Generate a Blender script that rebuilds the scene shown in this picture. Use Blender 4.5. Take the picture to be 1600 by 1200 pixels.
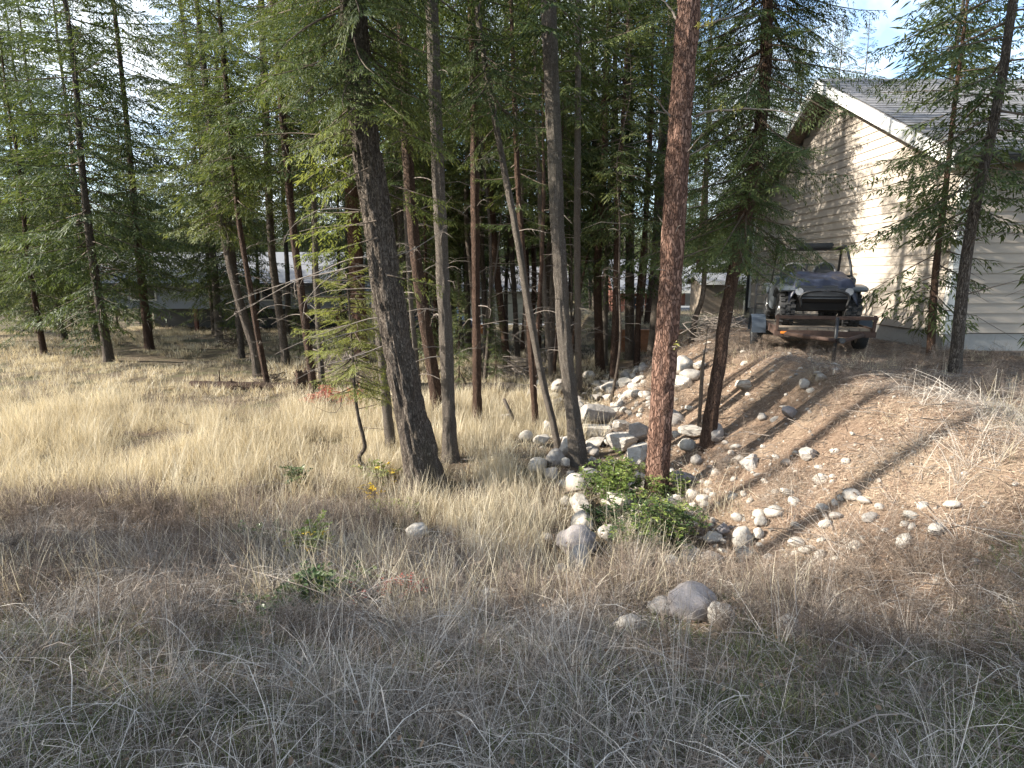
import bpy, bmesh, math, random
import numpy as np
from mathutils import Vector, Matrix, Euler

for _o in list(bpy.data.objects):
    bpy.data.objects.remove(_o, do_unlink=True)
SC = bpy.context.scene
COL = SC.collection
R = math.radians
PI = math.pi

# ------------------------------------------------------------------ camera, sky, sun, exposure
CAMZ, PITCH, FPX = 1.65, R(10.6), 906.0          # eye height, downward tilt, focal length in photo pixels (photo 1600 wide)
cam = bpy.data.cameras.new('camera')
cam.sensor_width = 36.0
cam.lens = 36.0 * FPX / 1600.0
cam.clip_start, cam.clip_end = 0.05, 2000.0
camo = bpy.data.objects.new('camera', cam)
camo.location = (0, 0, CAMZ)
camo.rotation_euler = (PI / 2 - PITCH, 0, 0)
COL.objects.link(camo)
SC.camera = camo

SUN_EL, SUN_AZ = R(29.0), R(-97.0)               # azimuth measured clockwise from +Y (the way the camera looks)
SDIR = Vector((math.sin(SUN_AZ) * math.cos(SUN_EL), math.cos(SUN_AZ) * math.cos(SUN_EL), math.sin(SUN_EL)))
world = bpy.data.worlds.new('World')
SC.world = world
world.use_nodes = True
wn = world.node_tree
wn.nodes.clear()
w_out = wn.nodes.new('ShaderNodeOutputWorld')
w_bg = wn.nodes.new('ShaderNodeBackground')
w_sky = wn.nodes.new('ShaderNodeTexSky')
w_sky.sky_type = 'NISHITA'
w_sky.sun_disc = False
w_sky.sun_elevation = SUN_EL
w_sky.sun_rotation = SUN_AZ % (2 * PI)
w_sky.air_density, w_sky.dust_density, w_sky.ozone_density = 1.0, 0.6, 1.5
w_tc = wn.nodes.new('ShaderNodeTexCoord')
w_no = wn.nodes.new('ShaderNodeTexNoise')
w_no.inputs['Scale'].default_value = 3.2
w_no.inputs['Detail'].default_value = 6.0
w_no.inputs['Roughness'].default_value = 0.6
w_rp = wn.nodes.new('ShaderNodeValToRGB')
w_rp.color_ramp.elements[0].position, w_rp.color_ramp.elements[1].position = 0.44, 0.62
w_mx = wn.nodes.new('ShaderNodeMix')
w_mx.data_type = 'RGBA'
w_mx.inputs[7].default_value = (4.3, 4.6, 4.9, 1)      # thin bright cloud, in the sky texture's own units
wn.links.new(w_tc.outputs['Generated'], w_no.inputs['Vector'])
wn.links.new(w_no.outputs['Fac'], w_rp.inputs['Fac'])
wn.links.new(w_rp.outputs['Color'], w_mx.inputs[0])
wn.links.new(w_sky.outputs['Color'], w_mx.inputs[6])
wn.links.new(w_mx.outputs[2], w_bg.inputs['Color'])
w_bg.inputs['Strength'].default_value = 0.14
wn.links.new(w_bg.outputs['Background'], w_out.inputs['Surface'])

sun = bpy.data.lights.new('sun', 'SUN')
sun.energy = 5.0
sun.angle = R(0.53)
sun.color = (1.0, 0.93, 0.82)
suno = bpy.data.objects.new('sun', sun)
suno.rotation_euler = SDIR.to_track_quat('Z', 'Y').to_euler()
suno.location = (-20, 5, 30)
COL.objects.link(suno)

SC.view_settings.view_transform = 'Standard'
SC.view_settings.look = 'None'
SC.view_settings.gamma = 1.0
SC.view_settings.use_curve_mapping = False
SC.view_settings.exposure = 1.62
SC.render.engine = 'CYCLES'
SC.cycles.max_bounces = 6
SC.cycles.diffuse_bounces = 4
SC.cycles.glossy_bounces = 2
SC.cycles.transmission_bounces = 4
SC.cycles.transparent_max_bounces = 4
SC.cycles.use_denoising = True
SC.cycles.caustics_reflective = False
SC.cycles.caustics_refractive = False

# ------------------------------------------------------------------ numeric helpers
def vnoise(p, seed=0):
    """value noise in 0..1 at points p (N,3)"""
    p = np.asarray(p, float)
    i = np.floor(p).astype(np.int64)
    f = p - i
    f = f * f * (3 - 2 * f)
    def h(ix, iy, iz):
        n = (ix * 374761393 + iy * 668265263 + iz * 2147483647 + seed * 974634) & 0x7fffffff
        n = ((n ^ (n >> 13)) * 1274126177) & 0x7fffffff
        n = (n ^ (n >> 16)) & 0xffff
        return n / 65535.0
    x, y, z = i[:, 0], i[:, 1], i[:, 2]
    fx, fy, fz = f[:, 0], f[:, 1], f[:, 2]
    c00 = h(x, y, z) * (1 - fx) + h(x + 1, y, z) * fx
    c10 = h(x, y + 1, z) * (1 - fx) + h(x + 1, y + 1, z) * fx
    c01 = h(x, y, z + 1) * (1 - fx) + h(x + 1, y, z + 1) * fx
    c11 = h(x, y + 1, z + 1) * (1 - fx) + h(x + 1, y + 1, z + 1) * fx
    return (c00 * (1 - fy) + c10 * fy) * (1 - fz) + (c01 * (1 - fy) + c11 * fy) * fz

def fbm(p, octaves=3, seed=0):
    p = np.asarray(p, float)
    s, a, t = 0.0, 1.0, 0.0
    for k in range(octaves):
        s = s + a * vnoise(p * (2.03 ** k), seed + k * 17)
        t += a
        a *= 0.5
    return s / t

def n2(x, y, f, seed=0, o=2):
    x = np.atleast_1d(np.asarray(x, float)); y = np.atleast_1d(np.asarray(y, float))
    return fbm(np.stack([x * f, y * f, np.full_like(x, 0.37)], 1), o, seed)

def sstep(a, b, x):
    t = np.clip((x - a) / (b - a), 0, 1)
    return t * t * (3 - 2 * t)

# ------------------------------------------------------------------ lie of the land
_py = np.array([-60, 0, 1.4, 3, 4.5, 7, 12, 24, 40, 60, 90, 120, 170, 240, 400.])
_pz = np.array([.1, 0, -.06, -.52, -.93, -1.08, -1.15, -1.2, -1.9, -2.9, -4, -4, 3, 12, 14.])
_ty = np.arange(-60, 400, 0.25)
_tz = np.interp(_ty, _py, _pz)
_k = np.hanning(9); _k /= _k.sum()
_tz = np.convolve(np.pad(_tz, 4, mode='edge'), _k, mode='valid')

def toe(y):   return np.interp(y, [-5, 2, 5, 8, 11, 14, 20, 24], [3., 2.6, 2.1, 2.0, 1.75, 2.3, 4.4, 6.4])
def crest(y): return np.interp(y, [-5, 2, 5, 9, 12.4, 16, 20, 24], [4.5, 4.5, 4.3, 4.3, 4.45, 5.6, 7.2, 8.8])

def H(x, y):
    x = np.atleast_1d(np.asarray(x, float)); y = np.atleast_1d(np.asarray(y, float))
    zb = np.interp(y, _ty, _tz)
    amp = sstep(1.0, 4.0, y)
    zb = zb + (n2(x, y, .45, 3, 2) - .5) * .34 * amp + (n2(x, y, 1.7, 9, 2) - .5) * .09
    t, c = toe(y), crest(y)
    s = np.clip((x - t) / (c - t), 0, 1)
    s = 0.55 * s + 0.45 * s * s * (3 - 2 * s)
    pad = 0.24 + .16 * np.exp(-((x - c) / .6) ** 2) * sstep(4, 6, y) * (1 - sstep(9, 10.5, y)) + (n2(x, y, 1.1, 21, 2) - .5) * .10 * (1 - .8 * sstep(4.6, 5.2, x))
    k = 1 - sstep(20.4, 21.8, y)
    z = zb + np.maximum(pad - zb, 0) * s * k
    # little gullies down the face of the bank
    face = np.clip(4 * s * (1 - s), 0, 1)
    z = z + face * k * ((n2(x * .35, y, 2.3, 31, 3) - .5) * .24 + (n2(x, y, 5.5, 33, 2) - .5) * .07)
    # the ditch at its foot
    z = z - .16 * np.exp(-((x - t + .35) / .5) ** 2) * sstep(4.0, 5.5, y) * (1 - sstep(17, 20, y))
    # terrace behind the timber wall
    up = sstep(22.02, 22.3, y) * sstep(3.4, 4.2, x) * (1 - sstep(34, 44, y))
    z = z + np.maximum(-.45 - z, 0) * up
    return z

def Hs(x, y): return float(H(x, y)[0])

# ------------------------------------------------------------------ photo pixel -> point in the place
CP, SP = math.cos(PITCH), math.sin(PITCH)
def ray(px, py):
    cx, cy = (px - 800) / FPX, (600 - py) / FPX
    return Vector((cx, CP + cy * SP, -SP + cy * CP))
def at(px, py, Y):
    d = ray(px, py)
    t = Y / d.y
    return Vector((d.x * t, Y, CAMZ + d.z * t))
def gnd(px, py, dz=0.0):
    d = ray(px, py)
    ts = np.concatenate([np.arange(1.0, 30, .04), np.arange(30, 140, .3)])
    g = H(d.x * ts, d.y * ts) + dz - (CAMZ + d.z * ts)
    k = np.argmax(g > 0)
    t = ts[k] if g[k] > 0 else 140.0
    return Vector((d.x * t, d.y * t, CAMZ + d.z * t - dz))

# ------------------------------------------------------------------ mesh helpers
class MB:
    def __init__(self):
        self.v, self.fl, self.ft, self.mi, self.ti, self.sm, self.n = [], [], [], [], [], [], 0
    def add(self, v, f, mat=0, tint=0.5, smooth=False):
        v = np.asarray(v, float).reshape(-1, 3)
        f = np.asarray(f, np.int64)
        self.v.append(v)
        self.fl.append((f + self.n).ravel())
        self.ft.append(np.full(len(f), f.shape[1], np.int64))
        self.mi.append(np.full(len(f), mat, np.int64))
        self.sm.append(np.full(len(f), smooth, bool))
        self.ti.append(np.broadcast_to(np.asarray(tint, float), (len(v),)).copy())
        self.n += len(v)
        return self
    def box(self, a, b, mat=0, tint=.5, M=None):
        x0, y0, z0 = a; x1, y1, z1 = b
        v = np.array([(x0, y0, z0), (x1, y0, z0), (x1, y1, z0), (x0, y1, z0), (x0, y0, z1), (x1, y0, z1), (x1, y1, z1), (x0, y1, z1)], float)
        if M is not None:
            v = np.array([M @ Vector(p) for p in v])
        return self.add(v, [(0, 3, 2, 1), (4, 5, 6, 7), (0, 1, 5, 4), (1, 2, 6, 5), (2, 3, 7, 6), (3, 0, 4, 7)], mat, tint)
    def tube(self, pts, rad, sides=6, mat=0, tint=.5, cap=True, smooth=True):
        pts = np.asarray([tuple(p) for p in pts], float)
        n = len(pts)
        rad = np.broadcast_to(np.asarray(rad, float), (n,))
        tg = np.gradient(pts, axis=0)
        tg /= np.linalg.norm(tg, axis=1)[:, None] + 1e-9
        ref = np.array([1., 0, 0]) if abs(tg[:, 0]).mean() < .8 else np.array([0, 0, 1.])
        a = np.cross(tg, ref); a /= np.linalg.norm(a, axis=1)[:, None] + 1e-9
        b = np.cross(tg, a)
        th = np.arange(sides) / sides * 2 * PI
        ring = pts[:, None, :] + rad[:, None, None] * (np.cos(th)[None, :, None] * a[:, None, :] + np.sin(th)[None, :, None] * b[:, None, :])
        v = ring.reshape(-1, 3)
        i = np.arange(n - 1)[:, None] * sides
        j = np.arange(sides)[None, :]; j2 = (j + 1) % sides
        f = np.stack([i + j, i + j2, i + sides + j2, i + sides + j], -1).reshape(-1, 4)
        self.add(v, f, mat, tint, smooth)
        if cap:
            k = self.n - len(v)
            for e in (0, n - 1):
                idx = k + e * sides + (np.arange(sides) if e else np.arange(sides)[::-1])
                self.fl.append(idx); self.ft.append(np.array([sides])); self.mi.append(np.array([mat])); self.sm.append(np.array([False]))
        return self
    def mesh(self, name, mats, tint=False):
        me = bpy.data.meshes.new(name)
        v = np.concatenate(self.v); fl = np.concatenate(self.fl); ft = np.concatenate(self.ft)
        me.vertices.add(len(v)); me.vertices.foreach_set('co', v.ravel())
        me.loops.add(len(fl)); me.loops.foreach_set('vertex_index', fl.astype(np.int32))
        me.polygons.add(len(ft))
        st = np.concatenate([[0], np.cumsum(ft)[:-1]])
        me.polygons.foreach_set('loop_start', st.astype(np.int32))
        me.polygons.foreach_set('material_index', np.concatenate(self.mi).astype(np.int32))
        me.polygons.foreach_set('use_smooth', np.concatenate(self.sm))
        for m in (mats if isinstance(mats, (list, tuple)) else [mats]):
            me.materials.append(m)
        if tint:
            at_ = me.attributes.new('tint', 'FLOAT', 'POINT')
            at_.data.foreach_set('value', np.concatenate(self.ti).astype(np.float32))
        me.update(calc_edges=True)
        return me
    def build(self, name, mats, parent=None, tint=False, loc=None):
        return link(name, self.mesh(name, mats, tint), parent, loc)

def link(name, me, parent=None, loc=None, rot=None, scale=None):
    o = bpy.data.objects.new(name, me)
    COL.objects.link(o)
    if parent is not None: o.parent = parent
    if loc is not None: o.location = loc
    if rot is not None: o.rotation_euler = rot
    if scale is not None: o.scale = scale if hasattr(scale, '__len__') else (scale,) * 3
    return o
def tag(o, label=None, cat=None, group=None, kind=None):
    if label: o['label'] = label
    if cat: o['category'] = cat
    if group: o['group'] = group
    if kind: o['kind'] = kind
    return o
def thing(name, label, cat, loc=(0, 0, 0), rz=0.0, group=None):
    o = bpy.data.objects.new(name, None)
    COL.objects.link(o)
    o.location = loc
    o.rotation_euler = (0, 0, rz)
    o.empty_display_size = 0.2
    return tag(o, label, cat, group)

def smooth_path(pts, n):
    """resample a polyline with Catmull-Rom into n points"""
    P = np.asarray([tuple(p) for p in pts], float)
    if len(P) == 2:
        return P[0] + (P[1] - P[0]) * np.linspace(0, 1, n)[:, None]
    d = np.concatenate([[0], np.cumsum(np.linalg.norm(np.diff(P[:, :3], axis=0), axis=1))])
    Q = np.vstack([2 * P[0] - P[1], P, 2 * P[-1] - P[-2]])
    out = []
    for s in np.linspace(0, d[-1], n):
        k = min(np.searchsorted(d, s, 'right') - 1, len(P) - 2)
        t = (s - d[k]) / max(d[k + 1] - d[k], 1e-9)
        p0, p1, p2, p3 = Q[k], Q[k + 1], Q[k + 2], Q[k + 3]
        out.append(.5 * ((2 * p1) + (p2 - p0) * t + (2 * p0 - 5 * p1 + 4 * p2 - p3) * t * t + (3 * p1 - p0 - 3 * p2 + p3) * t ** 3))
    return np.array(out)

# ------------------------------------------------------------------ materials
def mat_new(name):
    m = bpy.data.materials.new(name)
    m.use_nodes = True
    nt = m.node_tree
    return m, nt, nt.nodes['Principled BSDF']
def ND(nt, t, props=None, **ins):
    n = nt.nodes.new(t)
    for k, v in (props or {}).items(): setattr(n, k, v)
    for k, v in ins.items():
        k = k.replace('_', ' ')
        s = n.inputs[int(k)] if k.isdigit() else n.inputs[k]
        if hasattr(v, 'is_linked') or isinstance(v, bpy.types.NodeSocket): nt.links.new(v, s)
        else: s.default_value = v
    return n
def c4(c): return (c[0], c[1], c[2], 1.0)
def ramp(nt, fac, stops):
    n = nt.nodes.new('ShaderNodeValToRGB')
    e = n.color_ramp.elements
    while len(e) < len(stops): e.new(0.5)
    for q, (p, c) in zip(e, stops):
        q.position = p
        q.color = c4(c) if hasattr(c, '__len__') else (c, c, c, 1)
    nt.links.new(fac, n.inputs['Fac'])
    return n.outputs['Color']
def mixc(nt, fac, a, b, mode='MIX'):
    n = nt.nodes.new('ShaderNodeMix')
    n.data_type = 'RGBA'; n.blend_type = mode
    for s, v in ((n.inputs[0], fac), (n.inputs[6], a), (n.inputs[7], b)):
        if isinstance(v, bpy.types.NodeSocket): nt.links.new(v, s)
        else: s.default_value = c4(v) if hasattr(v, '__len__') else v
    return n.outputs[2]
def coords(nt, scale, kind='Object'):
    tc = nt.nodes.new('ShaderNodeTexCoord')
    mp = nt.nodes.new('ShaderNodeMapping')
    nt.links.new(tc.outputs[kind], mp.inputs['Vector'])
    mp.inputs['Scale'].default_value = scale
    return mp.outputs['Vector']
def noise(nt, vec, scale, detail=4, rough=.55):
    return ND(nt, 'ShaderNodeTexNoise', None, Vector=vec, Scale=scale, Detail=detail, Roughness=rough).outputs['Fac']
def bump(nt, bs, h, strength, dist=.02):
    b = ND(nt, 'ShaderNodeBump', None, Strength=strength, Distance=dist, Height=h)
    nt.links.new(b.outputs['Normal'], bs.inputs['Normal'])

def plain(name, c, rough=.7, metal=0.0, var=.15, scale=6.0, spec=.5, bmp=0.0):
    m, nt, bs = mat_new(name)
    v = coords(nt, (1, 1, 1))
    n = noise(nt, v, scale, 5)
    col = mixc(nt, n, tuple(x * (1 - var) for x in c), tuple(x * (1 + var) for x in c))
    nt.links.new(col, bs.inputs['Base Color'])
    bs.inputs['Roughness'].default_value = rough
    bs.inputs['Metallic'].default_value = metal
    bs.inputs['Specular IOR Level'].default_value = spec
    if bmp: bump(nt, bs, noise(nt, v, scale * 6, 6), bmp, .01)
    return m

def bark(name, crack, low, high, scale, zs, moss=(.10, .11, .07), mossy=.25, strength=.9, wob=.09):
    m, nt, bs = mat_new(name)
    v = coords(nt, (1, 1, zs))
    wobn = ND(nt, 'ShaderNodeTexNoise', None, Vector=v, Scale=scale * .7, Detail=3.0)
    add = ND(nt, 'ShaderNodeVectorMath', {'operation': 'MULTIPLY_ADD'})
    nt.links.new(wobn.outputs['Color'], add.inputs[0]); add.inputs[1].default_value = (wob, wob, wob); nt.links.new(v, add.inputs[2])
    vo = ND(nt, 'ShaderNodeTexVoronoi', {'feature': 'DISTANCE_TO_EDGE'}, Vector=add.outputs[0], Scale=scale)
    vc = ND(nt, 'ShaderNodeTexVoronoi', None, Vector=add.outputs[0], Scale=scale)
    fine = noise(nt, v, scale * 5, 6, .65)
    big = noise(nt, v, 1.6, 4)
    plate = mixc(nt, fine, low, high)
    plate = mixc(nt, ND(nt, 'ShaderNodeSeparateColor', None, Color=vc.outputs['Color']).outputs[0], tuple(x * .6 for x in low), plate)
    cr = ramp(nt, vo.outputs['Distance'], [(0.0, 0.0), (0.16, 1.0)])
    col = mixc(nt, cr, crack, plate)
    mo = ramp(nt, big, [(.52, 0.0), (.72, mossy)])
    col = mixc(nt, mo, col, moss)
    rnd = ND(nt, 'ShaderNodeObjectInfo').outputs['Random']
    col = mixc(nt, ND(nt, 'ShaderNodeMath', {'operation': 'MULTIPLY'}, **{'0': rnd, '1': .35}).outputs[0], col, tuple(x * 1.0 for x in low))
    nt.links.new(col, bs.inputs['Base Color'])
    bs.inputs['Roughness'].default_value = .92
    bs.inputs['Specular IOR Level'].default_value = .2
    hh = ND(nt, 'ShaderNodeMath', {'operation': 'MULTIPLY_ADD'}, **{'0': fine, '1': .45, '2': cr}).outputs[0]
    bump(nt, bs, hh, strength, .03)
    return m

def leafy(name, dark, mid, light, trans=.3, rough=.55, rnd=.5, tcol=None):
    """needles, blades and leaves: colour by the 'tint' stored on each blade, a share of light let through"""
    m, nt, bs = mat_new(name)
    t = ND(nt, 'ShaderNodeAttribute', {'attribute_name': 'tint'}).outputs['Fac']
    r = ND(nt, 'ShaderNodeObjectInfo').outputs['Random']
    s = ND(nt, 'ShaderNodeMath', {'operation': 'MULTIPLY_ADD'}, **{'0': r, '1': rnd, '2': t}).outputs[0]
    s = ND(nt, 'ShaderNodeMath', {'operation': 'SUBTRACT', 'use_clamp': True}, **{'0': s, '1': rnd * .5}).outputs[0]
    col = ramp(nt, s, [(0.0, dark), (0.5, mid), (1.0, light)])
    nt.links.new(col, bs.inputs['Base Color'])
    bs.inputs['Roughness'].default_value = rough
    bs.inputs['Specular IOR Level'].default_value = .25
    tr = nt.nodes.new('ShaderNodeBsdfTranslucent')
    tc = mixc(nt, 1.0, col, tcol or (1.25, 1.2, .75), 'MULTIPLY')
    nt.links.new(tc, tr.inputs['Color'])
    mx = ND(nt, 'ShaderNodeMixShader', None, Fac=trans)
    nt.links.new(bs.outputs[0], mx.inputs[1]); nt.links.new(tr.outputs[0], mx.inputs[2])
    nt.links.new(mx.outputs[0], nt.nodes['Material Output'].inputs['Surface'])
    return m

M = {}
M['bark_fir'] = bark('fir_bark', (.034, .026, .021), (.165, .13, .104), (.33, .285, .235), 38, .13, mossy=.35, wob=.25, strength=1.0)
M['bark_brown'] = bark('brown_bark', (.02, .013, .010), (.12, .070, .048), (.22, .15, .11), 44, .17, mossy=.2, wob=.2)
M['bark_pine'] = bark('pine_bark', (.055, .028, .020), (.215, .118, .084), (.43, .285, .22), 34, .27, moss=(.20, .15, .12), mossy=.15, strength=1.0)
M['bark_grey'] = bark('grey_bark', (.07, .058, .047), (.24, .20, .165), (.41, .355, .295), 60, .22, mossy=.3, wob=.2)
M['dead'] = plain('dead_wood', (.19, .16, .135), .9, var=.4, scale=9, bmp=.4)
M['twig'] = plain('twig_wood', (.10, .075, .055), .9, var=.4, scale=9)
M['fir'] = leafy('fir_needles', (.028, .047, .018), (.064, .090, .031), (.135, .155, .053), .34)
M['fir_far'] = leafy('far_fir_needles', (.036, .056, .024), (.076, .102, .038), (.14, .158, .062), .36)
M['fir_lit'] = leafy('lit_fir_needles', (.075, .10, .028), (.15, .18, .052), (.25, .265, .09), .44)  # brighter copy of the fir needles, sunlight put into the colour
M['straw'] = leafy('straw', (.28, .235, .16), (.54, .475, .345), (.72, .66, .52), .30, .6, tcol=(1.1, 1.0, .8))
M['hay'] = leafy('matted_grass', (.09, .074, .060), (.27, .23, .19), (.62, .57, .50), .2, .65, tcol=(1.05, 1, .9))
M['weed'] = leafy('dry_weed', (.09, .066, .050), (.215, .165, .128), (.42, .345, .275), .1, .8, tcol=(1, 1, 1))
M['green'] = leafy('green_grass', (.06, .085, .028), (.13, .165, .06), (.26, .275, .13), .3)
M['litter'] = leafy('needle_litter', (.13, .082, .058), (.285, .20, .142), (.49, .39, .29), .1, .8, tcol=(1, 1, 1))
M['grape'] = leafy('glossy_leaves', (.06, .10, .028), (.14, .19, .05), (.29, .32, .10), .32, .32)
M['grape_dark'] = leafy('dark_glossy_leaves', (.022, .042, .018), (.05, .082, .03), (.12, .145, .055), .18, .3)
M['yellow'] = leafy('yellow_leaves', (.35, .22, .02), (.62, .42, .03), (.75, .58, .08), .35)
M['red'] = leafy('red_leaves', (.20, .04, .035), (.36, .085, .07), (.46, .20, .14), .3)

def rock_mat(name, a, b, spk=.5):
    m, nt, bs = mat_new(name)
    v = coords(nt, (1, 1, 1), 'Object')
    rnd = ND(nt, 'ShaderNodeObjectInfo').outputs['Random']
    va = ND(nt, 'ShaderNodeVectorMath', {'operation': 'ADD'})
    cb = ND(nt, 'ShaderNodeCombineXYZ', None, X=ND(nt, 'ShaderNodeMath', {'operation': 'MULTIPLY'}, **{'0': rnd, '1': 40.0}).outputs[0])
    nt.links.new(v, va.inputs[0]); nt.links.new(cb.outputs[0], va.inputs[1])
    v = va.outputs[0]
    big = noise(nt, v, 2.2, 5)
    fine = noise(nt, v, 22, 6, .7)
    col = mixc(nt, ramp(nt, big, [(.3, 0.0), (.7, 1.0)]), a, b)
    col = mixc(nt, ramp(nt, fine, [(.34, spk), (.52, 0.0)]), col, (.12, .11, .10))
    col = mixc(nt, ramp(nt, noise(nt, v, 5, 4), [(.58, 0.0), (.68, .5)]), col, (.30, .265, .20))
    zs_ = ND(nt, 'ShaderNodeSeparateXYZ', None, Vector=nt.nodes['Mapping'].outputs[0]).outputs[2]
    dirt = ND(nt, 'ShaderNodeMath', {'operation': 'MULTIPLY_ADD', 'use_clamp': True}, **{'0': zs_, '1': -1.6, '2': ND(nt, 'ShaderNodeMath', {'operation': 'MULTIPLY_ADD'}, **{'0': big, '1': 1.8, '2': -1.0}).outputs[0]}).outputs[0]
    col = mixc(nt, dirt, col, (.20, .15, .11))
    col = mixc(nt, 1.0, col, ramp(nt, rnd, [(0, (.72, .70, .70)), (.5, (1, .98, .95)), (1, (1.12, 1.1, 1.06))]), 'MULTIPLY')
    nt.links.new(col, bs.inputs['Base Color'])
    bs.inputs['Roughness'].default_value = .88
    bs.inputs['Specular IOR Level'].default_value = .25
    bump(nt, bs, ND(nt, 'ShaderNodeMath', {'operation': 'ADD'}, **{'0': fine, '1': big}).outputs[0], .55, .03)
    return m
M['rock'] = rock_mat('granite', (.36, .335, .30), (.52, .49, .445))
M['rock_dark'] = rock_mat('dark_granite', (.20, .185, .19), (.31, .285, .28), .7)

def ground_mat():
    m, nt, bs = mat_new('ground_soil')
    soil = ND(nt, 'ShaderNodeAttribute', {'attribute_name': 'soil'}).outputs['Fac']
    gra = ND(nt, 'ShaderNodeAttribute', {'attribute_name': 'gravel'}).outputs['Fac']
    v = coords(nt, (1, 1, 1))
    a, b, c = noise(nt, v, .9, 6, .6), noise(nt, v, 14, 8, .7), noise(nt, v, 60, 4, .7)
    grass = mixc(nt, b, (.055, .042, .030), (.19, .15, .10))
    grass = mixc(nt, ramp(nt, a, [(.48, 0.0), (.64, .6)]), grass, (.10, .105, .048))
    bank = mixc(nt, ramp(nt, b, [(.3, 0.0), (.7, 1.0)]), (.125, .082, .057), (.285, .205, .145))
    bank = mixc(nt, ramp(nt, a, [(.45, 0.0), (.62, .65)]), bank, (.33, .255, .18))
    bank = mixc(nt, ramp(nt, c, [(.30, .75), (.46, 0.0)]), bank, (.085, .06, .045))
    grv = mixc(nt, c, (.11, .095, .082), (.27, .235, .205))
    col = mixc(nt, soil, grass, bank)
    col = mixc(nt, gra, col, grv)
    nt.links.new(col, bs.inputs['Base Color'])
    bs.inputs['Roughness'].default_value = .95
    bs.inputs['Specular IOR Level'].default_value = .15
    bump(nt, bs, ND(nt, 'ShaderNodeMath', {'operation': 'MULTIPLY_ADD'}, **{'0': c, '1': .5, '2': b}).outputs[0], .9, .05)
    return m
M['ground'] = ground_mat()

# ------------------------------------------------------------------ the ground, one sheet out to the hills
def graded(lo, hi, n, c, k):
    u = np.linspace(math.asinh((lo - c) / k), math.asinh((hi - c) / k), n)
    return c + k * np.sinh(u)
gx = graded(-260, 260, 330, 1.0, 7.0)
gy = np.concatenate([graded(-60, 390, 330, 6.0, 7.0), [22.0, 22.06, 22.15, 22.3, 22.4]])
gy.sort()
GX, GY = np.meshgrid(gx, gy)
gz = H(GX.ravel(), GY.ravel())
gv = np.stack([GX.ravel(), GY.ravel(), gz], 1)
nx, ny = len(gx), len(gy)
ii = (np.arange(ny - 1)[:, None] * nx + np.arange(nx - 1)[None, :]).ravel()
gmb = MB().add(gv, np.stack([ii, ii + 1, ii + nx + 1, ii + nx], 1), smooth=True)
ground = gmb.build('ground', M['ground'])
tag(ground, kind='structure')
_X, _Y = GX.ravel(), GY.ravel()
sv = sstep(-.5, .5, _X - toe(_Y) + .1) * (1 - sstep(20, 22, _Y)) * sstep(2.2, 4.2, _Y + (n2(_X, _Y, .8, 77) - .5) * 2)
gvv = sstep(-.5, .4, _X - crest(_Y)) * (1 - sstep(20, 22, _Y)) * sstep(5, 7, _Y) * .8
for nm, val in (('soil', sv), ('gravel', gvv)):
    a_ = ground.data.attributes.new(nm, 'FLOAT', 'POINT')
    a_.data.foreach_set('value', val.astype(np.float32))

# ------------------------------------------------------------------ fir branches and crowns
def kites(base, d, L, w, rng, droop=0.0):
    """flat pointed sprigs: base (N,3), direction d (N,3), length L (N), width w (N) -> verts (N,4,3)"""
    n = len(base)
    d = d / (np.linalg.norm(d, axis=1)[:, None] + 1e-9)
    up = np.tile([0., 0, 1], (n, 1)) + rng.normal(0, .45, (n, 3))
    s = np.cross(d, up); s /= np.linalg.norm(s, axis=1)[:, None] + 1e-9
    nn = np.cross(s, d)
    mid = base + d * (L * .42)[:, None] - nn * (w * .22)[:, None]
    tip = base + d * L[:, None]
    tip[:, 2] -= droop * L
    return np.stack([base, mid + s * (w * .5)[:, None], tip, mid - s * (w * .5)[:, None]], 1)

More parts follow.
